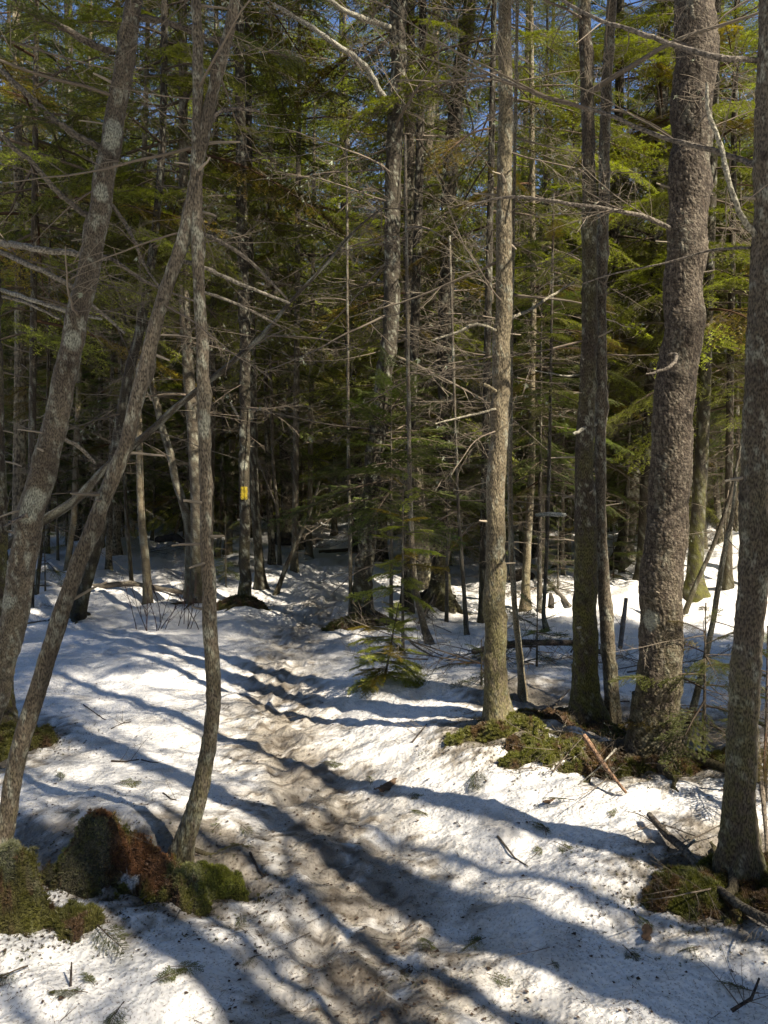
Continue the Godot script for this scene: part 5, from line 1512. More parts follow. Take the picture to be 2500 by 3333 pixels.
	limb_of(twin_b, [Vector4(1.307, 2.394, -4.685, 0.0114), Vector4(1.251, 2.378, -4.635, 0.0129), Vector4(1.196, 2.361, -4.585, 0.0100)], 1, Color(0.3, 0.28, 0.22), 0)
	limb_of(twin_b, [Vector4(1.294, 2.296, -4.685, 0.0057), Vector4(1.1, 2.261, -4.585, 0.0057), Vector4(0.98, 2.263, -4.485, 0.0043), Vector4(0.852, 2.264, -4.385, 0.0029)], 4, Color(0.32, 0.3, 0.24), 0)
	limb_of(lit_trunk, [Vector4(0.651, 2.134, -4.355, 0.0119), Vector4(0.595, 2.147, -4.255, 0.0106), Vector4(0.55, 2.161, -4.205, 0.0080)], 0, Color(0.3, 0.25, 0.16), 0)
	limb_of(lit_trunk, [Vector4(0.699, 2.548, -4.355, 0.0106), Vector4(0.855, 2.641, -4.555, 0.0093), Vector4(1.014, 2.753, -4.655, 0.0080), Vector4(1.179, 2.868, -4.755, 0.0053)], 5, Color(0.3, 0.27, 0.2), 0)
	limb_of(lit_trunk, [Vector4(0.647, 2.482, -4.355, 0.0093), Vector4(0.504, 2.479, -4.155, 0.0080), Vector4(0.382, 2.414, -4.055, 0.0066), Vector4(0.253, 2.354, -3.955, 0.0040)], 4, Color(0.3, 0.27, 0.2), 0)
	limb_of(lit_trunk, [Vector4(0.657, 2.049, -4.355, 0.0066), Vector4(0.531, 1.999, -4.155, 0.0066), Vector4(0.42, 1.969, -4.055, 0.0053), Vector4(0.266, 1.924, -3.955, 0.0040)], 3, Color(0.3, 0.27, 0.2), 0)
	limb_of(bent_pole, [Vector4(1.687, 1.282, -8.415, 0.0180), Vector4(1.829, 1.291, -8.315, 0.0231), Vector4(1.991, 1.286, -8.315, 0.0180)], 0, Color(0.42, 0.42, 0.35), 0)
	limb_of(edge_tree, [Vector4(-2.37, 3.088, -4.705, 0.0230), Vector4(-2.144, 3.012, -4.505, 0.0201), Vector4(-1.964, 2.954, -4.405, 0.0186), Vector4(-1.792, 2.958, -4.505, 0.0158), Vector4(-1.702, 2.99, -4.705, 0.0100)], 5, Color(0.3, 0.27, 0.21), 0)
	limb_of(edge_tree, [Vector4(-2.365, 3.041, -4.705, 0.0172), Vector4(-2.065, 2.891, -4.505, 0.0158), Vector4(-1.876, 2.796, -4.505, 0.0143), Vector4(-1.79, 2.709, -4.705, 0.0115), Vector4(-1.627, 2.559, -4.805, 0.0072)], 6, Color(0.28, 0.25, 0.2), 0)
	limb_of(edge_tree, [Vector4(-2.352, 2.807, -4.705, 0.0143), Vector4(-2.095, 2.702, -4.505, 0.0129), Vector4(-1.865, 2.629, -4.505, 0.0115), Vector4(-1.735, 2.624, -4.705, 0.0086)], 6, Color(0.33, 0.31, 0.25), 0)
	limb_of(edge_tree, [Vector4(-2.344, 2.765, -4.705, 0.0100), Vector4(-2.142, 2.699, -4.605, 0.0086), Vector4(-1.948, 2.602, -4.605, 0.0072)], 4, Color(0.3, 0.27, 0.21), 0)
	limb_of(lean_a, [Vector4(-1.49, 3.99, -4.265, 0.0195), Vector4(-1.567, 3.975, -4.165, 0.0182), Vector4(-1.722, 4.025, -4.065, 0.0156), Vector4(-1.844, 4.047, -3.965, 0.0143), Vector4(-1.937, 4.151, -3.965, 0.0117)], 4, Color(0.13, 0.11, 0.085), 2)
	limb_of(lean_a, [Vector4(-1.573, 3.475, -4.265, 0.0195), Vector4(-1.648, 3.486, -4.165, 0.0182), Vector4(-1.717, 3.512, -4.065, 0.0169), Vector4(-1.803, 3.583, -4.015, 0.0156), Vector4(-1.851, 3.629, -3.965, 0.0143), Vector4(-1.967, 3.734, -3.965, 0.0117)], 5, Color(0.16, 0.14, 0.11), 2)
	limb_of(lean_a, [Vector4(-1.642, 3.089, -4.265, 0.0143), Vector4(-1.691, 3.128, -4.165, 0.0143), Vector4(-1.747, 3.176, -4.065, 0.0130), Vector4(-1.832, 3.287, -4.015, 0.0117), Vector4(-1.903, 3.337, -3.965, 0.0117), Vector4(-1.996, 3.442, -3.965, 0.0091)], 6, Color(0.16, 0.14, 0.11), 0)
	limb_of(lean_a, [Vector4(-1.348, 4.175, -4.265, 0.0169), Vector4(-1.249, 4.217, -4.365, 0.0169), Vector4(-1.171, 4.192, -4.365, 0.0156), Vector4(-0.911, 4.102, -4.365, 0.0143), Vector4(-0.666, 4.107, -4.465, 0.0117), Vector4(-0.463, 4.11, -4.565, 0.0078)], 5, Color(0.13, 0.11, 0.085), 3)
	limb_of(lean_a, [Vector4(-1.924, 1.47, -4.265, 0.0117), Vector4(-1.994, 1.427, -4.165, 0.0104), Vector4(-2.039, 1.382, -4.065, 0.0065)], 1, Color(0.2, 0.17, 0.135), 0)
	limb_of(lean_a, [Vector4(-1.819, 1.872, -4.265, 0.0117), Vector4(-1.791, 1.831, -4.465, 0.0104), Vector4(-1.736, 1.739, -4.565, 0.0078)], 2, Color(0.3, 0.26, 0.2), 0)
	limb_of(lean_a, [Vector4(-1.538, 3.19, -4.265, 0.0091), Vector4(-1.492, 3.124, -4.365, 0.0104), Vector4(-1.419, 2.994, -4.365, 0.0091), Vector4(-1.4, 2.892, -4.465, 0.0078), Vector4(-1.307, 2.759, -4.465, 0.0052)], 4, Color(0.2, 0.17, 0.135), 0)
	limb_of(lean_a, [Vector4(-1.671, 2.898, -4.265, 0.0117), Vector4(-1.588, 2.919, -4.465, 0.0117), Vector4(-1.459, 2.84, -4.565, 0.0104), Vector4(-1.365, 2.805, -4.665, 0.0078), Vector4(-1.179, 2.751, -4.765, 0.0052)], 5, Color(0.2, 0.17, 0.135), 0)
	limb_of(lean_b, [Vector4(-0.696, 2.573, -2.965, 0.0081), Vector4(-0.648, 2.592, -3.165, 0.0081), Vector4(-0.57, 2.555, -3.265, 0.0072), Vector4(-0.426, 2.423, -3.365, 0.0054)], 4, Color(0.2, 0.17, 0.13), 0)
	limb_of(lean_b, [Vector4(-0.777, 2.467, -2.965, 0.0090), Vector4(-0.72, 2.473, -3.065, 0.0081), Vector4(-0.63, 2.45, -3.165, 0.0081), Vector4(-0.515, 2.403, -3.165, 0.0072), Vector4(-0.404, 2.379, -3.265, 0.0054)], 4, Color(0.26, 0.23, 0.18), 0)
	limb_of(curvy, [Vector4(-0.705, 2.351, -2.96, 0.0063), Vector4(-0.629, 2.36, -3.16, 0.0063), Vector4(-0.531, 2.329, -3.26, 0.0054), Vector4(-0.456, 2.301, -3.36, 0.0036)], 3, Color(0.26, 0.23, 0.18), 0)
	limb_of(lean_b, [Vector4(-0.684, 2.951, -2.965, 0.0108), Vector4(-0.67, 3.069, -3.065, 0.0081), Vector4(-0.625, 3.145, -3.165, 0.0072), Vector4(-0.527, 3.184, -3.265, 0.0054)], 4, Color(0.15, 0.125, 0.1), 0)
	limb_of(hollow_trunk, [Vector4(0.107, 5.861, -8.73, 0.0399), Vector4(-0.023, 5.864, -8.43, 0.0346), Vector4(-0.194, 6.053, -8.23, 0.0319), Vector4(-0.495, 6.123, -7.93, 0.0266), Vector4(-0.828, 6.235, -7.73, 0.0213), Vector4(-1.09, 6.34, -7.63, 0.0160)], 14, Color(0.33, 0.31, 0.25), 0)
	limb_of(hollow_trunk, [Vector4(0.096, 6.758, -8.73, 0.0319), Vector4(-0.147, 6.594, -8.33, 0.0293), Vector4(-0.423, 6.47, -7.93, 0.0240), Vector4(-0.643, 6.528, -7.73, 0.0186)], 12, Color(0.3, 0.28, 0.22), 0)
	limb_of(blaze_mate, [Vector4(-2.005, 2.234, -11.585, 0.0212), Vector4(-2.16, 2.577, -11.485, 0.0212), Vector4(-2.298, 2.857, -11.385, 0.0141)], 1, Color(0.36, 0.34, 0.28), 0)
	limb_of(v_mate, [Vector4(-2.025, 1.159, -14.465, 0.0176), Vector4(-2.34, 2.034, -14.265, 0.0176), Vector4(-2.493, 2.633, -14.165, 0.0132)], 2, Color(0.2, 0.17, 0.135), 0)
	blaze(blaze_tree)


func objects() -> void:
	sapling("sunlit yellow-green spruce sapling standing in the snow at the path's bend", Vector3(-0.005, 0, -5.73), 0.64, 0.46, "", {"near": false, "bright": true, "per": 62.0, "from": 0.1, "lean": 0.12})
	sapling("half-bare spruce sapling rising behind the sunlit one", Vector3(0.179, 0, -7.18), 1.75, 0.6, "", {"near": false, "bright": true, "per": 18.0, "from": 0.35, "dead": [0.3, 1.4, 12, 0.2, 0.6]})
	sapling("young fir with dark tiers hiding the middle of the broad mottled trunk", Vector3(0.08, 0, -8.425), 3.0, 1.3, "", {"called": "fir_tree", "near": false, "fir": true, "from": 0.42, "per": 26.0, "dead": [0.6, 1.9, 22, 0.4, 1.1]})
	sapling("young fir with part-dead brown sprays behind the sunlit mossy trunk", Vector3(0.761, 0, -9.16), 2.9, 1.2, "", {"called": "fir_tree", "near": false, "fir": true, "from": 0.42, "per": 20.0, "dead": [0.6, 2.4, 34, 0.4, 1.2]})
	sapling("bright young fir with layered sprays past the sunlit mossy trunk", Vector3(1.917, 0, -9.32), 4.6, 1.3, "", {"called": "fir_tree", "near": false, "fir": true, "from": 0.36, "per": 18.0, "dead": [0.5, 2.0, 20, 0.4, 1.0]})
	sapling("dark fir filling the gap behind the close-standing pair", Vector3(2.899, 0, -12.285), 4.8, 1.5, "", {"called": "fir_tree", "near": false, "fir": true, "from": 0.3, "per": 18.0})
	sapling("low fir at the foot of the broken dark trunk", Vector3(2.543, 0, -11.06), 1.3, 0.7, "", {"near": false, "fir": true, "from": 0.1, "per": 22.0})
	sapling("low fir beside the leaning far spruce", Vector3(3.766, 0, -12.42), 1.3, 0.8, "", {"near": false, "fir": true, "from": 0.1, "per": 22.0})
	sapling("drooping dark spruce sapling between the scaly trunk and the closest one", Vector3(1.64, 0, -3.85), 0.85, 0.62, "", {"per": 24.0, "from": 0.25, "dead": [0.1, 0.7, 14, 0.25, 0.55]})
	sapling("low dark spruce growing against the far side of the closest trunk", Vector3(1.683, 0, -3.31), 0.8, 0.42, "", {"per": 22.0, "from": 0.2, "dead": [0.1, 0.6, 8, 0.2, 0.4]})
	sapling("small spruce sprout beside the thin dark pole at the log", Vector3(-4.825, 0, -10.77), 1.1, 0.5, "", {"per": 16.0, "from": 0.3, "near": false})
	sapling("dark little fir between the blaze tree and the pale poles", Vector3(-2.418, 0, -11.565), 1.2, 0.6, "", {"near": false, "fir": true, "from": 0.2, "per": 18.0})
	sapling("bright fir showing between the leaning trunks and the dark leaning spruce", Vector3(-6.109, 0, -14.18), 3.6, 1.2, "", {"called": "fir_tree", "near": false, "fir": true, "from": 0.35, "per": 16.0})
	sapling("low fir sprays at the foot of the sunlit mossy trunk", Vector3(0.7, 0, -5.41), 0.35, 0.45, "", {"near": false, "fir": true, "per": 40.0, "from": 0.1})
	sapling("fir sapling crouching in the brush heap behind the slim curving pole", Vector3(1.23, 0, -6.06), 0.6, 0.6, "", {"near": false, "fir": true, "per": 30.0, "from": 0.15})
	mossy("mossy_mound", "arched mossy root mound with rust-brown needles, at the foot of the curved fir", "mound", Vector3(-0.881, 0, -2.845), [[-0.22, -0.03, 0.115, 0.13, 0.21, 0.2], [-0.28, 0.03, 0.1, 0.12, 0.1, 0.0], [-0.06, -0.05, 0.19, 0.07, 0.125, 0.3], [0.05, -0.01, 0.14, 0.08, 0.085, 0.2], [0.17, 0.05, 0.085, 0.1, 0.095, 0.3], [0.27, 0.02, 0.13, 0.055, 0.07, 0.38], [0.19, 0.13, 0.05, 0.07, 0.05, 0.2], [0.02, 0.04, 0.22, 0.1, 0.05, 0.25], [-0.22, 0.08, 0.1, 0.08, 0.06, 0.1]], Vector2(1.05, 0.75), {"steep": 0.62, "snow": [[-0.06, 0.06, 0.035]], "paint": [[-0.22, -0.06, 0.10, Color(0.257, 0.115, 0.061)], [-0.24, 0.07, 0.12, Color(0.162, 0.151, 0.097)], [-0.03, -0.04, 0.12, Color(0.230, 0.115, 0.061)], [0.05, 0.05, 0.07, Color(0.203, 0.108, 0.061)], [0.17, 0.05, 0.09, Color(0.203, 0.203, 0.095)], [0.28, 0.02, 0.14, Color(0.203, 0.209, 0.041)]], "cell": 0.008, "tufts": 3600, "tuft": 0.75, "needles": 0.3, "grey": 0.6, "bright": 1.4})
	mossy("mossy_stump", "broken mossy stump at the frame edge below the leaning firs", "stump", Vector3(-1.238, 0, -2.53), [[-0.02, 0.0, 0.075, 0.08, 0.27, 0], [-0.06, 0.02, 0.08, 0.09, 0.19, 0], [0.035, 0.02, 0.06, 0.07, 0.12, 0], [-0.02, 0.05, 0.12, 0.08, 0.06, 0]], Vector2(0.5, 0.45), {"steep": 0.5, "cell": 0.008, "tufts": 1900, "tuft": 0.75, "needles": 0.15, "grey": 0.75, "bright": 1.0, "paint": [[-0.02, 0.0, 0.06, Color(0.2, 0.2, 0.13)]]})
	mossy("moss_patch", "low mossy patch in the snow in front of the broken stump", "moss", Vector3(-1.082, 0, -2.525), [[-0.02, 0.0, 0.15, 0.06, 0.04, 0.15], [0.05, 0.04, 0.07, 0.05, 0.035, 0.2], [-0.14, 0.03, 0.09, 0.05, 0.03, 0.4]], Vector2(0.65, 0.4), {"cell": 0.009, "tufts": 1500, "tuft": 0.8, "needles": 0.2, "grey": 0.25, "bright": 1.1})
	mossy("moss_patch", "moss tongue on the snow edge at the sunlit trunk, by the path", "moss", Vector3(0.589, 0, -4.24), [[0.0, 0.0, 0.24, 0.08, 0.07, 0.12], [0.12, -0.05, 0.16, 0.1, 0.06, 0.1]], Vector2(0.85, 0.4), {"tufts": 2200, "needles": 0.15, "grey": 0.2, "bright": 1.25})
	mossy("moss_patch", "dark needle-strewn moss under the close-standing pair", "moss", Vector3(1.145, 0, -4.53), [[0.0, 0.0, 0.5, 0.13, 0.05, 0.0], [0.25, 0.08, 0.25, 0.12, 0.045, 0.2], [-0.42, 0.06, 0.2, 0.07, 0.035, -0.2]], Vector2(1.5, 0.7), {"cell": 0.016, "tufts": 2600, "tuft": 0.8, "needles": 0.5, "grey": 0.2, "bright": 0.8})
	mossy("moss_patch", "sunlit golden moss bank with a tiny snag, in front of the scaly trunk", "moss", Vector3(1, 0, -4), [[0.0, 0.0, 0.3, 0.07, 0.055, 0.05], [-0.24, 0.02, 0.09, 0.07, 0.07, 0.0], [-0.17, -0.03, 0.03, 0.03, 0.15, 0.0], [0.23, 0.02, 0.2, 0.08, 0.045, -0.1]], Vector2(1.1, 0.45), {"cell": 0.01, "tufts": 2600, "tuft": 0.8, "needles": 0.42, "grey": 0.15, "bright": 1.1})
	mossy("moss_root", "narrow moss-covered root tip lying apart on sunlit snow", "root", Vector3(0.731, 0, -3.875), [[0.0, 0.0, 0.17, 0.045, 0.055, 0.14], [0.15, -0.03, 0.13, 0.04, 0.05, 0.2]], Vector2(0.66, 0.34), {"cell": 0.01, "tufts": 1100, "needles": 0.25, "grey": 0.15, "bright": 1.2})
	mossy("moss_root", "long mossy root ridge running from the scaly trunk towards the closest one", "root", Vector3(1.388, 0, -3.81), [[0.0, 0.0, 0.5, 0.06, 0.065, -0.03], [-0.3, 0.04, 0.2, 0.06, 0.05, 0.1], [0.38, 0.02, 0.28, 0.045, 0.055, 0.0], [-0.05, -0.1, 0.26, 0.11, 0.055, 0.0], [0.1, 0.06, 0.1, 0.05, 0.04, 0.0]], Vector2(1.6, 0.65), {"cell": 0.012, "tufts": 3600, "tuft": 0.8, "needles": 0.42, "grey": 0.15, "bright": 0.85})
	mossy("moss_bed", "broad moss bed ringing the foot of the closest trunk", "moss", Vector3(1.314, 0, -2.75), [[0.0, 0.0, 0.31, 0.16, 0.055, 0.0], [-0.22, 0.04, 0.16, 0.1, 0.05, 0.2], [0.15, 0.12, 0.2, 0.09, 0.05, 0.0], [-0.05, 0.15, 0.17, 0.07, 0.04, 0.25]], Vector2(1.2, 0.8), {"cell": 0.01, "tufts": 5200, "tuft": 0.85, "needles": 0.36, "grey": 0.3, "bright": 0.85})
	mossy("moss_bank", "mossy swollen foot and root knuckle of the tree at the frame edge", "moss", Vector3(-2.255, 0, -4.575), [[-0.05, 0.0, 0.22, 0.16, 0.14, 0.0], [0.13, -0.02, 0.12, 0.09, 0.1, 0.2], [-0.08, 0.12, 0.16, 0.1, 0.1, 0.0]], Vector2(0.95, 0.7), {"cell": 0.014, "tufts": 2600, "needles": 0.15, "grey": 0.3})
	mossy("moss_bank", "dark root flare and needles at the foot of the blaze tree", "moss", Vector3(-1.848, 0, -9.745), [[0.0, 0.0, 0.34, 0.2, 0.12, 0.0], [-0.2, 0.05, 0.2, 0.12, 0.08, 0.0]], Vector2(1.0, 0.7), {"cell": 0.025, "tufts": 900, "needles": 0.3, "grey": 0.1, "bright": 0.6})
	mossy("moss_bank", "mossy root flare of the broad mottled trunk by the path", "moss", Vector3(-0.311, 0, -8.51), [[0.0, 0.0, 0.3, 0.17, 0.11, 0.0], [-0.22, 0.12, 0.17, 0.07, 0.07, 0.3], [0.3, 0.02, 0.25, 0.1, 0.06, 0.0]], Vector2(1.3, 0.8), {"cell": 0.025, "tufts": 1200, "needles": 0.3, "grey": 0.1, "bright": 0.7})
	fallen("fallen_log", "upper lying log running down towards the moss bed of the closest trunk", "log", [Vector4(1.135, ground(1.135, -3.2) + 0.045, -3.2, 0.0127), Vector4(1.151, ground(1.151, -3.045) + 0.038, -3.045, 0.0158), Vector4(1.178, ground(1.178, -2.945) + 0.038, -2.945, 0.0162), Vector4(1.206, ground(1.206, -2.775) + 0.027, -2.775, 0.0152)], {"light": Color(0.22, 0.2, 0.16), "tone": Color(0.11, 0.09, 0.07)}, 4)
	fallen("fallen_log", "lower lying log leaving the frame corner below the moss bed", "log", [Vector4(1.181, ground(1.181, -2.84) + 0.035, -2.84, 0.0130), Vector4(1.214, ground(1.214, -2.715) + 0.038, -2.715, 0.0157), Vector4(1.227, ground(1.227, -2.565) + 0.038, -2.565, 0.0164), Vector4(1.262, ground(1.262, -2.42) + 0.039, -2.42, 0.0170), Vector4(1.287, ground(1.287, -2.27) + 0.028, -2.27, 0.0166)], {"light": Color(0.2, 0.18, 0.14), "tone": Color(0.1, 0.085, 0.065), "moss": 0.3}, 3)
	fallen("fallen_log", "long thin fallen log across the snow behind the leaning firs", "log", [Vector4(-5.629, ground(-5.629, -11.5) + 0.051, -11.5, 0.0456), Vector4(-4.732, ground(-4.732, -11.375) + 0.051, -11.375, 0.0451), Vector4(-3.787, ground(-3.787, -11.255) + 0.048, -11.255, 0.0412), Vector4(-2.973, ground(-2.973, -11.25) + 0.04, -11.25, 0.0309)], {"moss": 0.15, "light": Color(0.26, 0.22, 0.17)}, 4)
	fallen("fallen_log", "dark log lying under the brush heap behind the sunlit mossy trunk", "log", [Vector4(0.676, ground(0.676, -5.775) + 0.132, -5.775, 0.0211), Vector4(1.048, ground(1.048, -5.87) + 0.195, -5.87, 0.0251), Vector4(1.509, ground(1.509, -6.06) + 0.174, -6.06, 0.0240), Vector4(1.816, ground(1.816, -5.905) + 0.078, -5.905, 0.0162)], {"tone": Color(0.07, 0.055, 0.042), "light": Color(0.14, 0.115, 0.09)}, 8)
	fallen("uprooted_log", "thick dark uprooted log end beyond the path snow", "log", [Vector4(-2.633, ground(-2.633, -18.775) + 0.263, -18.775, 0.1603), Vector4(-2.078, ground(-2.078, -19.49) + 0.258, -19.49, 0.1783), Vector4(-1.814, ground(-1.814, -21.28) + 0.119, -21.28, 0.1298)], {"tone": Color(0.10, 0.075, 0.05), "moss": 0.4}, 10)
	fallen("fallen_log", "thin brown log lying on bright snow where the path bends away", "log", [Vector4(-1.466, ground(-1.466, -17.19) + 0.044, -17.19, 0.0367), Vector4(-0.972, ground(-0.972, -17.765) + 0.05, -17.765, 0.0433), Vector4(-0.34, ground(-0.34, -18.885) + 0.047, -18.885, 0.0403)], {"light": Color(0.3, 0.23, 0.15)}, 2)
	fallen("fallen_log", "bare pole lying slantwise in the shade towards the close-standing pair", "log", [Vector4(2.39, ground(2.39, -13.93) + 0.296, -13.93, 0.0382), Vector4(2.44, ground(2.44, -12.06) + 0.161, -12.06, 0.0331), Vector4(2.441, ground(2.441, -9.945) + 0.039, -9.945, 0.0303)], {"tone": Color(0.13, 0.11, 0.085)}, 4)
	fallen("fallen_log", "dark bough lying on the snow rise behind the thin poles", "log", [Vector4(-5.248, ground(-5.248, -17.545) + 0.175, -17.545, 0.0749), Vector4(-4.686, ground(-4.686, -17.06) + 0.162, -17.06, 0.0832), Vector4(-3.917, ground(-3.917, -16.04) + 0.054, -16.04, 0.0489)], {"tone": Color(0.06, 0.05, 0.04), "light": Color(0.12, 0.1, 0.08)}, 14)
	fallen("broken_snag", "jagged broken snag standing by the scaly trunk", "snag", [Vector4(2.112, ground(2.112, -6.74) + 0.031, -6.74, 0.0205), Vector4(2.318, ground(2.318, -7.325) + 0.215, -7.325, 0.0246), Vector4(2.414, ground(2.414, -7.53) + 0.45, -7.53, 0.0184)], {"tone": Color(0.14, 0.10, 0.07)}, 2)
	fallen("rotten_stump", "dark rotten stump on the shaded snow past the bent pole", "stump", [Vector4(2.15, ground(2.15, -9.73) + 0.048, -9.73, 0.0415), Vector4(2.171, ground(2.171, -9.8) + 0.146, -9.8, 0.0388), Vector4(2.175, ground(2.175, -9.875) + 0.229, -9.875, 0.0181)], {"tone": Color(0.05, 0.042, 0.035), "light": Color(0.1, 0.085, 0.07)}, 0)
	fallen("dark_root_clump", "black root clump beside the dark upright spruce", "roots", [Vector4(3.457, ground(3.457, -18.515) + 0.232, -18.515, 0.1468), Vector4(3.577, ground(3.577, -17.71) + 0.295, -17.71, 0.1620), Vector4(3.627, ground(3.627, -16.93) + 0.089, -16.93, 0.0929)], {"tone": Color(0.05, 0.04, 0.032), "light": Color(0.1, 0.08, 0.06)}, 10)
	fallen("dark_root_clump", "black root clump showing behind the sunlit mossy trunk", "roots", [Vector4(2.157, ground(2.157, -12.655) + 0.139, -12.655, 0.0926), Vector4(2.251, ground(2.251, -12.24) + 0.193, -12.24, 0.0970), Vector4(2.442, ground(2.442, -12.45) + 0.058, -12.45, 0.0531)], {"tone": Color(0.05, 0.04, 0.032), "light": Color(0.1, 0.08, 0.06)}, 8)
	stick("reddish peeled stick slanting down from the golden moss bank", Vector3(1.018, 0.14, -3.815), Vector3(1.111, 0.0, -3.44), 0.013, 0.02, Color(0.30, 0.185, 0.115), 5)
	stick("thin grey twig stick lying across the red peeled one", Vector3(1.163, 0.12, -3.765), Vector3(0.936, 0.0, -3.605), 0.005, 0.01, Color(0.3, 0.28, 0.23), 3)
	stick("forked bare stick leaning beside the closest trunk", Vector3(1.642, 0.25, -3.31), Vector3(1.462, 0.0, -2.84), 0.012, 0.01, Color(0.17, 0.14, 0.105), 2)
	stick("thin dark stick on the shaded snow in the middle of the bank", Vector3(0.495, 0, -3.255), Vector3(0.58, 0, -3.015), 0.005, 0.02, Color(0.17, 0.14, 0.105), 1)
	stick("broken bough lying between the two logs and the moss bed", Vector3(1.07, 0.01, -2.925), Vector3(1.235, 0.05, -2.965), 0.009, 0.02, Color(0.3, 0.28, 0.23), 3)
	stick("short brown stick lying in the lower snow below the logs", Vector3(1.198, 0, -2.66), Vector3(1.185, 0, -2.59), 0.01, 0.0, Color(0.17, 0.14, 0.105), 0)
	stick("thin bent twig on the snow behind the mossy mound", Vector3(-1.04, 0, -3.525), Vector3(-0.954, 0, -3.45), 0.004, 0.03, Color(0.07, 0.055, 0.045), 3)
	stick("spindly twig lying on the snow past the leaning firs", Vector3(-1.761, 0, -4.85), Vector3(-1.678, 0, -4.985), 0.004, -0.02, Color(0.07, 0.055, 0.045), 4)
	stick("dark twig lying flat above the mound's shadow", Vector3(-1.528, 0, -4.2), Vector3(-1.4, 0, -4.285), 0.006, 0.03, Color(0.07, 0.055, 0.045), 4)
	stick("thin dark twig by the curved fir on shaded snow", Vector3(-1.375, 0, -4.25), Vector3(-1.268, 0, -4.215), 0.004, 0.02, Color(0.07, 0.055, 0.045), 1)
	stick("long thin twig trailing over the snow beside the path edge", Vector3(-2.144, 0, -5.365), Vector3(-1.709, 0, -4.96), 0.004, 0.05, Color(0.07, 0.055, 0.045), 4)
	stick("dead stick poking from the brush beside the dark upright spruce", Vector3(0.396, 0.0, -8.56), Vector3(0.836, 0.3, -10.88), 0.016, 0.0, Color(0.17, 0.14, 0.105), 2)
	stick("bare branch lying on the snow in front of the brush heap", Vector3(0.146, 0.1, -7.82), Vector3(0.413, 0.0, -6.38), 0.014, 0.03, Color(0.17, 0.14, 0.105), 4)
	stick("black twig on the sunlit snow near the moss tongue", Vector3(0.165, 0, -4.42), Vector3(0.263, 0, -4.615), 0.006, 0.01, Color(0.07, 0.055, 0.045), 4)
	stick("twig lying beside the lit crest on the path's far side", Vector3(-0.545, 0, -3.04), Vector3(-0.469, 0, -2.935), 0.005, 0.03, Color(0.07, 0.055, 0.045), 2)
	stick("forked bare twig standing in the snow at the lower corner", Vector3(1.007, 0.02, -2.15), Vector3(1.109, 0.06, -2.195), 0.006, 0.02, Color(0.07, 0.055, 0.045), 6)
	stick("slim upright twig stub in the snow near the lower edge", Vector3(-0.931, 0.0, -2.205), Vector3(-0.944, 0.05, -2.245), 0.004, 0.0, Color(0.07, 0.055, 0.045), 0)
	stick("dead branch lying under the big leaning trunk", Vector3(-4.12, 0, -8.51), Vector3(-3.881, 0, -8.675), 0.012, 0.02, Color(0.17, 0.14, 0.105), 4)
	stick("stick across the dark moss under the close-standing pair", Vector3(0.91, 0.02, -4.61), Vector3(1.276, 0.03, -5.18), 0.009, 0.04, Color(0.17, 0.14, 0.105), 5)
	stick("bare stick over the snow between the mossy trunk and the pair", Vector3(1.342, 0.08, -4.895), Vector3(1.582, 0.08, -4.845), 0.008, -0.02, Color(0.07, 0.055, 0.045), 4)
	brush("dark heap of fallen boughs behind the sunlit mossy trunk", 1.246, -5.87, 22, 0.9, 1)
	brush("heap of bare twigs at the foot of the broad mottled trunk", 0.155, -8.275, 14, 0.6, 2)
	brush("tangle of dry twigs on the golden moss bank", 1.048, -3.855, 16, 0.42, 3)
	brush("bare twig tangle between the pair and the scaly trunk", 1.877, -5.87, 14, 0.6, 4)
	brush("dark twig clump on the snow below the leaning firs' crossing", -4.378, -10, 12, 0.35, 5)
	brush("brushy tangle behind the blaze tree", -2.819, -13.18, 14, 0.7, 6)
	brush("black brush on the snow rise behind the thin poles", -4.484, -16.14, 18, 0.7, 7)
	brush("tangle of dead wood by the uprooted log", -1.973, -19.045, 16, 0.8, 8)
	brush("dead brush in the shade behind the bent pole", 1.932, -10.86, 16, 0.7, 9)
	brush("dead twigs under the pale pole beyond the bank", 1.718, -4.46, 10, 0.5, 10)
	brush("tangle of twigs hanging beside the closest trunk's foot", 1.515, -3.02, 8, 0.35, 11)
	shrub("leafless thin-stemmed shrub standing in the snow behind the curved fir", -2.454, -8.615)
	sprig("green sprig in the sunlit snow below the shaded hollow", Vector3(0.285, 0, -2.66), 0.1, 0, 0)
	sprig("dark bent sprig beside the green one on sunlit snow", Vector3(0.363, 0, -2.65), 0.12, 2.399, 1)
	sprig("green-tipped sprig at the edge of the bank's shadow", Vector3(0.704, 0, -3.245), 0.17, 4.798, 2)
	sprig("dark sprig just under the green-tipped one", Vector3(0.72, 0, -3.17), 0.13, 0.917, 3)
	sprig("dark sprig on the lit snow under the red stick", Vector3(0.881, 0, -3.47), 0.15, 3.316, 4)
	sprig("yellowing sprig in the banded shadow", Vector3(0.978, 0, -3.29), 0.1, 5.715, 5)
	sprig("dark sprig with twigs on the middle of the bank", Vector3(0.489, 0, -3.855), 0.18, 1.834, 6)
	sprig("sprig at the path's dark edge", Vector3(0.209, 0, -3.54), 0.12, 4.233, 7)
	sprig("small sprig above the path's icy hollow", Vector3(0.106, 0, -3.765), 0.11, 0.352, 8)
	sprig("dark flat sprig low on the sunlit bank", Vector3(1.028, 0, -2.41), 0.09, 2.751, 9)
	sprig("brown curled sprig below the logs", Vector3(0.896, 0, -2.55), 0.12, 5.15, 10)
	sprig("dull sprig near the brown curled one", Vector3(0.803, 0, -2.505), 0.12, 1.269, 11)
	sprig("green sprig at the lower frame edge", Vector3(1.114, 0, -2.205), 0.13, 3.668, 12)
	sprig("small green sprig near the bottom of the bank", Vector3(0.534, 0, -2.445), 0.09, 6.067, 13)
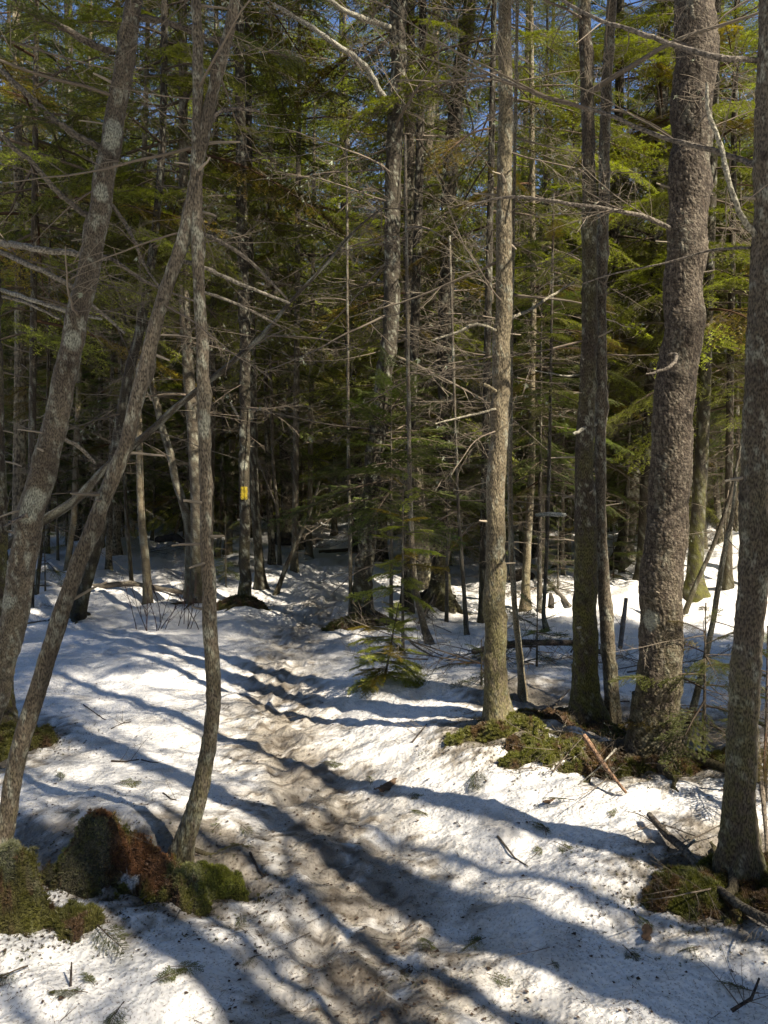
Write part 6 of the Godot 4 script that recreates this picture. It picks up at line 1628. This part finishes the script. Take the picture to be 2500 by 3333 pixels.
	sprig("yellow-green sprig on the bright path bank", Vector3(0.087, 0, -2.51), 0.12, 2.186, 14)
	sprig("pale sprig on the bright path bank, next to the yellow-green one", Vector3(0.16, 0, -2.55), 0.1, 4.585, 15)
	sprig("small sprig by the snow edge of the path", Vector3(0.34, 0, -2.455), 0.1, 0.704, 16)
	sprig("dark sprig low in the shaded snow", Vector3(-0.862, 0, -2.16), 0.11, 3.103, 17)
	sprig("flat sprig between two dark needles low in the snow", Vector3(-0.694, 0, -2.205), 0.11, 5.502, 18)
	sprig("bright green sprig near the bottom edge", Vector3(-0.752, 0, -2.145), 0.12, 1.621, 19)
	sprig("small sprig above the dark one low in the snow", Vector3(-0.855, 0, -2.195), 0.09, 4.02, 20)
	sprig("sprig on the shaded slope near the path", Vector3(-0.654, 0, -2.285), 0.1, 0.139, 21)
	sprig("green sprig on the path's snowy shoulder", Vector3(-0.404, 0, -2.45), 0.11, 2.538, 22)
	sprig("sprig right behind the mossy mound's end", Vector3(-0.736, 0, -3.22), 0.13, 4.937, 23)
	sprig("sprig between the mound and the path", Vector3(-0.628, 0, -3.28), 0.12, 1.056, 24)
	sprig("dark sprig at the path's trodden edge", Vector3(-0.536, 0, -3.095), 0.11, 3.455, 25)
	sprig("sprig on the lit snow behind the mound", Vector3(-1.331, 0, -3.705), 0.11, 5.854, 26)
	sprig("tiny yellow sprig behind the mound", Vector3(-1.247, 0, -3.85), 0.09, 1.973, 27)
	sprig("sprig on lit snow by the slim leaning fir", Vector3(-1.676, 0, -3.88), 0.12, 4.372, 28)
	sprig("mossy twig sprig on the snow beside the mound's hump", Vector3(-1.41, 0, -3.33), 0.15, 0.491, 29)
	sprig("tiny sprig near the trodden edge", Vector3(-0.587, 0, -3.06), 0.08, 2.89, 30)
	sprig("dull sprig in the shade below the green-tipped one", Vector3(0.625, 0, -3.1), 0.1, 5.289, 31)
	sprig("sprig at the brink of the lit crest", Vector3(-0.514, 0, -2.67), 0.1, 1.408, 32)
	sprig("yellowish sprig lying on the path near its bend", Vector3(-0.79, 0, -7.165), 0.25, 3.807, 33)
	sprig("sprig frozen into the dirty path", Vector3(-0.372, 0, -4.32), 0.12, 6.206, 34)
	sprig("green sprig in needles under the moss patch", Vector3(-1.09, 0, -2.275), 0.18, 2.325, 35)
	sprig("thin sprig on the path's snowy side", Vector3(-0.073, 0, -3.99), 0.12, 4.724, 36)
	sprig("trailing moss sprig hanging off the low patch", Vector3(-0.951, 0, -2.47), 0.2, 0.843, 37)
	bark_chunk("brown slab of bark lying at the path's edge in shaded snow", Vector3(0.016, 0, -3.95), 0.075, 0.9)
	bark_chunk("small bark slab on the shadowed bank, near the dark sprig", Vector3(0.776, 0, -3.53), 0.035, 0.4)
	bark_chunk("curled bark flake lying on the lower bank", Vector3(1.087, 0, -2.735), 0.04, 2.0)
	bark_chunk("dark frozen leaf clump on the lower bank", Vector3(0.898, 0, -2.545), 0.045, 1.2)
